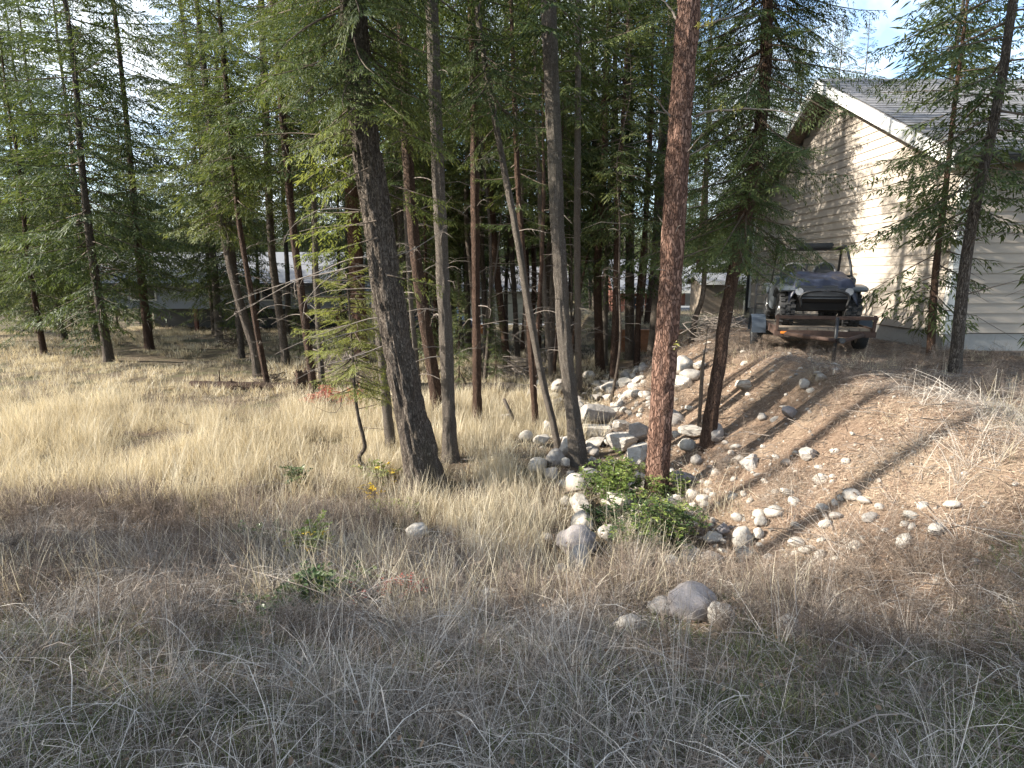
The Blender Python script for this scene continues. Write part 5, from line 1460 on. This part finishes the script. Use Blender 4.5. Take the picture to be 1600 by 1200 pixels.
for sgn in (-1, 1):
    def RP(d, up): return (sgn * d, ZR - GZ - d * sl + up)
    dE = YM - HY0 + .5
    rf = prism('roof', [RP(0, .10), RP(0, .26), RP(dE, .26), RP(dE, .10)], -OV, HXE - HX + OV, M['shingle'], hs)
    fb = prism('rake_board', [RP(0, -.02), RP(0, .24), RP(dE, .24), RP(dE, -.02)], -OV - .035, -OV - .003, M['white'], hs)
    nb = 46
    ms = MB(); rgq = np.random.default_rng(8 + sgn)
    nc = 30
    for k in range(nc):
        x = -OV + .002 - .15 * (k % 2)
        while x < HXE - HX + OV:
            w = rgq.uniform(.26, .38); x1 = min(x + w - .008, HXE - HX + OV); x0 = max(x, -OV)
            if x1 - x0 > .03:
                t0, t1_ = .268 + rgq.uniform(0, .006), .282 + rgq.uniform(0, .010)
                da, db = dE * k / nc, dE * (k + 1.08) / nc
                V = [(x0, *RP(da, t0)), (x1, *RP(da, t0)), (x1, *RP(db, t1_)), (x0, *RP(db, t1_)), (x0, *RP(db, .262)), (x1, *RP(db, .262))]
                ms.add(V, [(0, 1, 2, 3), (3, 2, 5, 4)])
            x += w
    ms.build('shingles', M['shingle'], hs)['kind'] = 'stuff'
    for k in range(nb):
        d0, d1 = dE * k / nb, dE * (k + .88) / nb
        prism('soffit_board', [RP(d0, .055), RP(d0, .085), RP(d1, .085), RP(d1, .055)], -OV, -.03, M['soffit'], hs)
    prism('gutter', [(sgn * (dE + .01), ZR - GZ - dE * sl + .08), (sgn * (dE + .01), ZR - GZ - dE * sl + .20), (sgn * (dE + .11), ZR - GZ - dE * sl + .20), (sgn * (dE + .09), ZR - GZ - dE * sl + .09)], -OV, HXE - HX + OV, M['black'], hs)
bbox_part('downspout', (-.12, HY1 - YM + .02, .1), (-.04, HY1 - YM + .10, ZE - GZ - .1), M['black'], hs, .01)
wf = thing('window', None, None, (3.2, HY0 - YM - .03, 1.2)); wf.parent = hs
for a, b in (((-.72, -.05, -.07), (.72, .02, .0)), ((-.72, -.05, 1.1), (.72, .02, 1.18)), ((-.72, -.05, 0.), (-.64, .02, 1.1)), ((.64, -.05, 0.), (.72, .02, 1.1)), ((-.03, -.04, 0.), (.03, .02, 1.1))):
    bbox_part('frame', a, b, M['white'], wf)
bbox_part('pane', (-.64, -.008, 0.), (.64, .004, 1.1), M['glass'], wf)

# ---- the utility trailer and the side by side on it
wl = gnd(1180, 541)
TR = R(-16)
cT, sT = math.cos(TR), math.sin(TR)
tc = Vector((wl.x + .93 * cT, wl.y + .93 * sT, 0)); tc.z = Hs(tc.x, tc.y)
tr = thing('utility_trailer', 'black utility trailer with rusty frame, grey fenders and raised ladder gate', 'trailer', tc, TR)
def wheel(parent, x, y, z, r, w, name='wheel', knob=0, rimr=.62, side=-1):
    wh = bpy.data.objects.new(name, None); COL.objects.link(wh); wh.parent = parent; wh.location = (x, y, z)
    prof = [(r * rimr, -w * .42), (r * .80, -w * .5), (r * .93, -w * .46), (r, -w * .30), (r, w * .30), (r * .93, w * .46), (r * .80, w * .5), (r * rimr, w * .42)]
    ns = 36
    th = np.arange(ns) / ns * 2 * PI
    V = np.array([[(px_, pr * math.cos(t), pr * math.sin(t)) for t in th] for pr, px_ in prof]).reshape(-1, 3)
    k = len(prof); i = np.arange(k)[:, None] * ns; i2 = ((np.arange(k) + 1) % k)[:, None] * ns
    j = np.arange(ns)[None]; j2 = (j + 1) % ns
    mb = MB().add(V, np.stack([i + j, i + j2, i2 + j2, i2 + j], -1).reshape(-1, 4), smooth=True)
    for t in range(knob):
        a = t / knob * 2 * PI
        for q, xx in enumerate((-w * .33, 0, w * .33)):
            Mx = Matrix.Rotation(a + (.5 * 2 * PI / knob if q == 1 else 0), 4, 'X')
            mb.box((xx - w * .13, -.03, r - .012), (xx + w * .13, .03, r + .022), M=Mx)
    mb.build('tyre', M['rubber'], wh)
    mr = MB()
    mr.tube([(-w * .30, 0, 0), (w * .30, 0, 0)], r * rimr, 28)
    mr.tube([(side * w * .30, 0, 0), (side * w * .40, 0, 0)], [r * rimr, r * rimr * .93], 28, cap=False)
    mr.tube([(side * w * .28, 0, 0), (side * w * .44, 0, 0)], r * .16, 14)
    for q in range(6):
        a = q * PI / 3
        Mx = Matrix.Rotation(a, 4, 'X')
        mr.box((side * w * .30 if side > 0 else -w * .40, -.035, r * .12), (side * w * .40 if side > 0 else -w * .30, .035, r * rimr * .95), M=Mx)
    mr.build('rim', M['steel'], wh)
    return wh
for s in (-1, 1):
    wheel(tr, s * .93, 0, .29, .29, .19, side=s)
    ns = 12
    pts = [(.345 * math.cos(a), .30 + .345 * math.sin(a)) for a in np.linspace(R(2), R(178), ns)]
    x0, x1 = (s * .80, s * 1.06)
    V = [(x0, u, v) for u, v in pts] + [(x1, u, v) for u, v in pts] + [(x0, u * 1.035, .30 + (v - .30) * 1.035) for u, v in pts] + [(x1, u * 1.035, .30 + (v - .30) * 1.035) for u, v in pts]
    F = []
    for i in range(ns - 1):
        F += [(i, i + 1, ns + i + 1, ns + i), (2 * ns + i, 3 * ns + i, 3 * ns + i + 1, 2 * ns + i + 1), (ns + i, ns + i + 1, 3 * ns + i + 1, 3 * ns + i), (i, 2 * ns + i, 2 * ns + i + 1, i + 1)]
    mbf = MB().add(V, F)
    for i in range(ns - 1):      # the skirt on the outer side
        pass
    me = mbf.mesh('fender', M['fender']); b = bmesh.new(); b.from_mesh(me); bmesh.ops.recalc_face_normals(b, faces=b.faces[:]); b.to_mesh(me); b.free()
    link('fender', me, tr)
    bbox_part('fender_bracket', (min(s * .74, s * .82), -.05, .34), (max(s * .74, s * .82), .05, .52), M['rust'], tr)
for k in range(9):
    x = -.74 + k * .1645
    bbox_part('deck_plank', (x, -1.32, .465), (x + .155, 1.85, .50), M['deck'], tr)
for x in (-.78, .74): bbox_part('side_rail', (x, -1.36, .37), (x + .05, 1.9, .52), M['rust'], tr, .006)
for y in (-1.38, 1.86): bbox_part('cross_beam', (-.80, y, .36), (.81, y + .06, .46), M['rust'], tr, .006)
for x in (-.78, .745): bbox_part('front_post', (x, -1.40, .46), (x + .045, -1.355, .74), M['rust'], tr, .005)
bbox_part('front_rail', (-.80, -1.41, .66), (.81, -1.35, .72), M['rust'], tr, .006)
bbox_part('axle', (-.86, -.04, .25), (.86, .04, .33), M['black'], tr, .006)
for s in (-1, 1):
    MB().tube([(s * .62, -1.36, .40), (s * .05, -2.45, .40)], .035, 6).build('tongue_beam', M['rust'], tr)
MB().tube([(0, -2.40, .40), (0, -2.62, .42)], .045, 8).build('coupler', M['black'], tr)
MB().tube([(.0, -2.2, .02), (.0, -2.2, .75)], .028, 8).build('jack', M['black'], tr)
bbox_part('reflector', (-.70, -1.395, .40), (-.60, -1.386, .44), M['amber'], tr)
gt = bpy.data.objects.new('ramp_gate', None); COL.objects.link(gt); gt.parent = tr; gt.location = (0, 1.93, .50); gt.rotation_euler = (R(-4), 0, 0)
for x in (-.78, -.26, .24, .75): bbox_part('upright', (x, -.02, 0), (x + .04, .02, 1.16), M['black'], gt)
for k in range(6): bbox_part('rung', (-.76, -.016, .02 + k * .223), (.77, .016, .055 + k * .223), M['black'], gt)

uv = thing('side_by_side', 'dark two seat off road buggy half covered by a navy tarp on the trailer', 'off road buggy', tc + Vector((-sT * .12, cT * .12, .50)), TR)
for sx in (-1, 1):
    for y in (-.78, .86):
        wheel(uv, sx * .54, y, .31, .31, .27, knob=18, rimr=.52, side=sx)
prism('chassis', [(-1.05, .30), (-1.10, .42), (-.5, .50), (.4, .50), (1.2, .62), (1.2, .40), (.9, .28), (-.8, .26)], -.40, .40, M['black'], uv)
hood = prism('hood', [(-1.22, .52), (-1.18, .72), (-.95, .80), (-.42, .90), (-.34, .80), (-.40, .48), (-1.05, .40)], -.42, .42, M['black'], uv); bevel_mesh(hood.data, .03, 2)
def shell(name, prof, x0, x1, mat, bev=.02):
    o = prism(name, prof, x0, x1, mat, uv); bevel_mesh(o.data, bev, 2); return o
for s in (-1, 1):
    a, b = sorted((s * .40, s * .72))
    shell('front_fender', [(-1.20, .64), (-1.12, .72), (-.78, .76), (-.42, .68), (-.34, .50), (-.42, .50), (-.55, .62), (-.80, .68), (-1.08, .62)], a, b, M['plastic'])
    shell('door_panel', [(-.40, .34), (-.44, .86), (-.30, .90), (.30, .74), (.46, .62), (.42, .34), (.1, .26), (-.2, .26)], *sorted((s * .60, s * .69)), M['plastic'])
    shell('rear_fender', [(.40, .56), (.52, .70), (.86, .76), (1.22, .70), (1.24, .62), (.88, .68), (.56, .62), (.46, .52)], a, b, M['plastic'])
    shell('seat', [(-.10, .50), (-.12, .62), (.26, .60), (.30, .54), (.34, .48)], *sorted((s * .06, s * .50)), M['seat'], .03)
    # backrest with an arched head
    xs = s * .28
    arch = [(-.21, .58), (-.22, .86), (-.19, 1.02), (-.12, 1.12), (0, 1.155), (.12, 1.12), (.19, 1.02), (.22, .86), (.21, .58)]
    bk = prism('backrest', [(u + xs, v) for u, v in arch], .26, .36, M['seat'], uv, axis='y'); bevel_mesh(bk.data, .025, 2)
    rim_ = MB().tube(smooth_path([(u + xs, .255, v) for u, v in arch], 24), .022, 6).build('seat_piping', M['greyseat'], uv)
    MB().tube(smooth_path([(s * .60, -.48, .82), (s * .60, -.30, 1.10), (s * .58, -.02, 1.42), (s * .57, .12, 1.47), (s * .58, .36, 1.45), (s * .61, .60, 1.0), (s * .62, .72, .66)], 26), .024, 8).build('roll_bar', M['black'], uv)
    MB().tube([(s * .40, -1.215, .63), (s * .40, -1.24, .63)], .065, 14).build('headlight', M['silver'], uv)
for y, z in ((.0, 1.43), (.40, 1.42), (-.44, .90)):
    MB().tube([(-.60, y, z), (.60, y, z)], .022, 8).build('cross_bar', M['black'], uv)
MB().tube(smooth_path([(-.36, -1.30, .36), (-.38, -1.32, .56), (-.2, -1.34, .64), (.2, -1.34, .64), (.38, -1.32, .56), (.36, -1.30, .36)], 24), .022, 7).build('bumper', M['black'], uv)
th = np.linspace(0, 2 * PI, 25)
MB().tube([(-.28 + .16 * math.cos(t), -.20 - .08 * math.sin(t), .93 + .14 * math.sin(t)) for t in th], .014, 6).build('steering_wheel', M['black'], uv)
bbox_part('cargo_bed', (-.55, .62, .62), (.55, 1.28, .86), M['black'], uv, .03)
# mirror lamp pair on the cage, and the tarp thrown over the bonnet
bbox_part('light_bar', (-.34, -.06, 1.44), (.34, .04, 1.53), M['black'], uv, .02)
nx_, ny_ = 34, 26
u, v = np.meshgrid(np.linspace(-1, 1, nx_), np.linspace(0, 1, ny_))
X = u * .56; Yt = -1.20 + v * .84
zz = np.interp(Yt.ravel(), [-1.22, -1.1, -.95, -.42, -.34], [.74, .80, .84, .945, .95]).reshape(X.shape)
zz += (fbm(np.stack([X.ravel() * 7, Yt.ravel() * 7, X.ravel() * 0], 1), 3, 5).reshape(X.shape) - .4) * .09
ed = np.maximum(0, np.abs(u) - .78) / .22
zz -= ed ** 1.5 * .20
ef = np.maximum(0, .16 - v) / .16
zz -= ef ** 1.4 * (.18 + .06 * np.sin(u * 9))
i = (np.arange(ny_ - 1)[:, None] * nx_ + np.arange(nx_ - 1)[None]).ravel()
tp = MB().add(np.stack([X, Yt, zz + .015], -1).reshape(-1, 3), np.stack([i, i + 1, i + nx_ + 1, i + nx_], 1), smooth=True).mesh('tarp', M['tarp'])
to = link('tarp', tp, None, uv.location.copy(), (0, 0, TR))
so_ = to.modifiers.new('thick', 'SOLIDIFY'); so_.thickness = .006
tag(to, 'crumpled navy tarp draped over the bonnet of the off road buggy', 'tarp')

# ---- timber retaining wall with the terrace above it
rw = thing('retaining_wall', 'low orange timber retaining wall beyond the trees at the ditch end', 'retaining wall', (4.1, 21.9, -1.35))
zt = -.40 + 1.35
for k in range(6):
    n = 3; x = 0.0
    for q in range(n):
        w = [1.5, 1.75, 1.35][(q + k) % 3]
        bbox_part('timber', (x + .006, -.07 - .008 * ((q + k) % 2), k * zt / 6 + .004), (x + w - .006, .07, (k + 1) * zt / 6 - .006), M['timber'], rw)
        x += w
for x in (.0, 1.55, 3.1, 4.5): bbox_part('post', (x - .06, -.16, -.3), (x + .06, -.075, zt - .02), M['timber'], rw)
bbox_part('cap_board', (-.05, -.12, zt), (4.65, .12, zt + .045), M['timber'], rw)

# ---- houses beyond the wood
def far_house(name, label, x, y, w, d, h, rise, wall, roof, wins=(), axis='x', over=.5, door=None, rz=0.0, z=None):
    t = thing(name, label, 'house', (x, y, (Hs(x, y) if z is None else z)), rz)
    bbox_part('wall', (-w / 2, 0, -.6), (w / 2, d, h), wall, t)
    if axis == 'x':        # ridge runs left to right
        for a, b in ((-over, d / 2), (d + over, d / 2)):
            zlow = h - rise * over / (d / 2)
            prism('roof', [(a, zlow), (b, h + rise), (b, h + rise + .2), (a, zlow + .2)], -w / 2 - over, w / 2 + over, roof, t)
        prism('gable', [(0.02, h), (d - .02, h), (d / 2, h + rise)], -w / 2 + .01, w / 2 - .01, wall, t)
        bbox_part('fascia', (-w / 2 - over, -over - .05, h - rise * over / (d / 2) - .02), (w / 2 + over, -over - .002, h - rise * over / (d / 2) + .2), M['black'] if wall is M['greywall'] else M['white'], t)
    else:
        for a, b in ((-w / 2 - over, 0), (w / 2 + over, 0)):
            zlow = h - rise * over / (w / 2)
            prism('roof', [(a, zlow), (b, h + rise), (b, h + rise + .2), (a, zlow + .2)], -over, d + over, roof, t, axis='y')
        prism('gable', [(-w / 2 + .02, h), (w / 2 - .02, h), (0, h + rise)], .01, d - .01, wall, t, axis='y')
    for (wx, wz, ww, wh) in wins:
        f = thing('window', None, None, (wx, -.03, wz)); f.parent = t
        for a, b in (((-ww / 2 - .08, -.03, -.08), (ww / 2 + .08, .03, 0)), ((-ww / 2 - .08, -.03, wh), (ww / 2 + .08, .03, wh + .08)), ((-ww / 2 - .08, -.03, 0), (-ww / 2, .03, wh)), ((ww / 2, -.03, 0), (ww / 2 + .08, .03, wh))):
            bbox_part('frame', a, b, M['white'], f)
        bbox_part('pane', (-ww / 2, -.01, 0), (ww / 2, .02, wh), M['glass'], f)
    if door:
        bbox_part('door', (door[0] - door[2] / 2, -.05, .0), (door[0] + door[2] / 2, .01, door[3]), door[1], t, .01)
    return t
# the long low house behind the left wood, raised over an open carport
lh = far_house('grey_house', 'long low grey blue house on dark open carport behind the left wood', -17.5, 35, 15, 7, 3.1, 1.6, M['greywall'], M['greyroof'], [(-4.5, 2.0, 1.4, .8), (3.2, 2.0, 1.2, .8)], 'x', .7)
for ch in lh.children:
    if ch.name.startswith('wall'):
        ch.data = MB().box((-7.5, 0, 1.45), (7.5, 7, 3.1)).mesh('wall', M['greywall'])
bbox_part('back_wall', (-7.4, 5.5, -.5), (7.4, 6.9, 1.45), M['black'], lh)  # black, so the shade inside the open carport is in the wall colour
for x in (-7.2, -4.4, -1.6, 1.2, 4.0, 7.0): bbox_part('carport_post', (x - .09, .1, -.5), (x + .09, .28, 1.45), M['brownwall'], lh)
far_house('olive_house', 'olive walled house with small dark window glimpsed between centre trunks', 0.2, 50, 8.5, 7, 3.0, 1.7, M['olive'], M['shingle'], [(-2.6, 1.6, 1.0, .55)], 'x', .5, (1.4, M['olive'], 2.6, 2.2))
far_house('cream_house', 'cream house with grey roof glimpsed past the crooked bank fir', 19.0, 50, 9, 8, 3.4, 2.0, M['cream'], M['greyroof'], [(-2.2, 1.2, 1.2, 1.2), (1.8, 1.2, 1.2, 1.2)], 'y', .5)
far_house('brown_house', 'brown red house with pale roof behind the tall dark trunk', 11.2, 47, 5.4, 7, 2.9, 2.2, M['brownwall'], M['greyroof'], [(-1.2, 1.1, 1.1, 1.1)], 'x', .5)
shd = far_house('garden_shed', 'low grey brown shed with pale roof edge left of the trailer', 11.7, 32.5, 2.3, 2.2, 1.7, .35, M['deck'], M['greyroof'], [], 'x', .25); shd['category'] = 'shed'
# the garden gazebo
gx0, gy0 = 8.7, 38.0
gz0 = Hs(gx0, gy0)
gzb = thing('garden_gazebo', 'small garden gazebo with pale hipped roof behind the retaining wall', 'gazebo', (gx0, gy0, gz0))
for sx in (-1, 1):
    for sy in (-1, 1):
        bbox_part('post', (sx * 1.1 - .05, sy * 1.1 - .05, -.1), (sx * 1.1 + .05, sy * 1.1 + .05, 1.75), M['black'], gzb)
e = 1.4
for (a, b) in (((-e, -e), (e, -e)), ((e, -e), (e, e)), ((e, e), (-e, e)), ((-e, e), (-e, -e))):
    MB().add([(a[0], a[1], 1.75), (b[0], b[1], 1.75), (0, 0, 2.35), (a[0], a[1], 1.69), (b[0], b[1], 1.69), (0, 0, 2.29)], [(0, 1, 2), (5, 4, 3)]).add([(a[0], a[1], 1.75), (b[0], b[1], 1.75), (b[0], b[1], 1.69), (a[0], a[1], 1.69)], [(3, 2, 1, 0)]).build('roof_panel', M['greyroof'], gzb)
bbox_part('table_top', (-.6, -.4, .68), (.6, .4, .73), M['timber'], thing('garden_table', 'orange wooden table under the gazebo', 'table', (gx0, gy0, gz0)))
tb = [o for o in bpy.data.objects if o.name == 'garden_table'][0]
for sx in (-1, 1):
    for sy in (-1, 1): bbox_part('leg', (sx * .52 - .03, sy * .32 - .03, 0), (sx * .52 + .03, sy * .32 + .03, .68), M['timber'], tb)
# vehicles far off
def car(name, label, x, y, rz_, paint, L=4.4, h=1.5):
    t = thing(name, label, 'car', (x, y, Hs(x, y)), rz_)
    b = prism('body', [(-L / 2, .35), (-L / 2, .78), (-L * .28, .92), (-L * .16, h - .04), (L * .22, h), (L * .42, .98), (L / 2, .86), (L / 2, .35)], -.86, .86, paint, t); bevel_mesh(b.data, .05, 2)
    for s in (-1, 1):
        prism('side_window', [(-L * .24, .95), (-L * .14, h - .12), (L * .20, h - .10), (L * .36, .98)], *sorted((s * .855, s * .87)), M['glass'], t)
        MB().tube([(s * .6, -L / 2 - .01, .68), (s * .6, -L / 2 + .04, .68)], .09, 10).build('headlight', M['silver'], t)
        for y_ in (-L * .30, L * .30): wheel(t, s * .80, y_, .32, .32, .2, side=s)
    MB().add([(-.68, -L * .272, .955), (.68, -L * .272, .955), (.60, -L * .172, h - .07), (-.60, -L * .172, h - .07)], [(0, 1, 2, 3)]).build('windscreen', M['glass'], t).location = (0, -.012, .01)
    bbox_part('grille', (-.42, -L / 2 - .012, .5), (.42, -L / 2 + .01, .72), M['black'], t)
    return t
car('parked_car', 'grey car parked up the track between the pine and the crooked fir', 13.6, 46, R(-8), M['silvercar'])
car('parked_car', 'dark blue car glimpsed left of the reddish clearing trunk', -4.1, 33, R(70), M['bluecar'])
# orange box and signpost in the middle wood
g = gnd(757, 522)
bxw = thing('wooden_box', 'orange wooden box standing behind the reddish clearing trunk', 'box', g)
for k in range(4): bbox_part('board', (-.34, -.25, .02 + k * .12), (.34, -.22, .13 + k * .12), M['bin'], bxw)
for k in range(4): bbox_part('board', (-.34, .22, .02 + k * .12), (.34, .25, .13 + k * .12), M['bin'], bxw)
for s in (-.34, .31): bbox_part('end_board', (s, -.218, .02), (s + .03, .218, .49), M['bin'], bxw)
# a strip of pale street in front of the olive house
mb = MB()
xs = np.linspace(-14, 7, 40); ysr = np.array([44.4, 45.4, 46.4, 47.4, 48.2])
XX, YY = np.meshgrid(xs, ysr)
i = (np.arange(4)[:, None] * 40 + np.arange(39)[None]).ravel()
mb.add(np.stack([XX.ravel(), YY.ravel(), H(XX.ravel(), YY.ravel()) + .05], 1), np.stack([i, i + 1, i + 41, i + 40], 1), smooth=True)
tag(mb.build('street', M['street']), kind='structure')
# the far wooded slope, one mass
def far_tree(seed):
    m_ = MB()
    crown_build(m_, crown_branches(seed, .8, 15, 15, 90, 3.2, None, 0, -10, 30, .4, .9), {2.3: [fir_branch(990 + q, 2.3, .34, .16, .34, .15, fan=.5) for q in range(3)]}, seed)
    m_.tube([(0, 0, -.5), (0, 0, 15)], [.16, .02], 5, 1)
    return m_.mesh('far_fir', [M['fir_far'], M['bark_fir']], True)
rg = np.random.default_rng(77)
yy = rg.uniform(92, 240, 900); xx = rg.uniform(-1.1, 1.1, 900) * yy
scatter('far_forest', [far_tree(i) for i in (1, 2, 3)], np.stack([xx, yy, H(xx, yy)], 1), rz(rg, 900, .02), rg.uniform(.7, 1.3, 900))
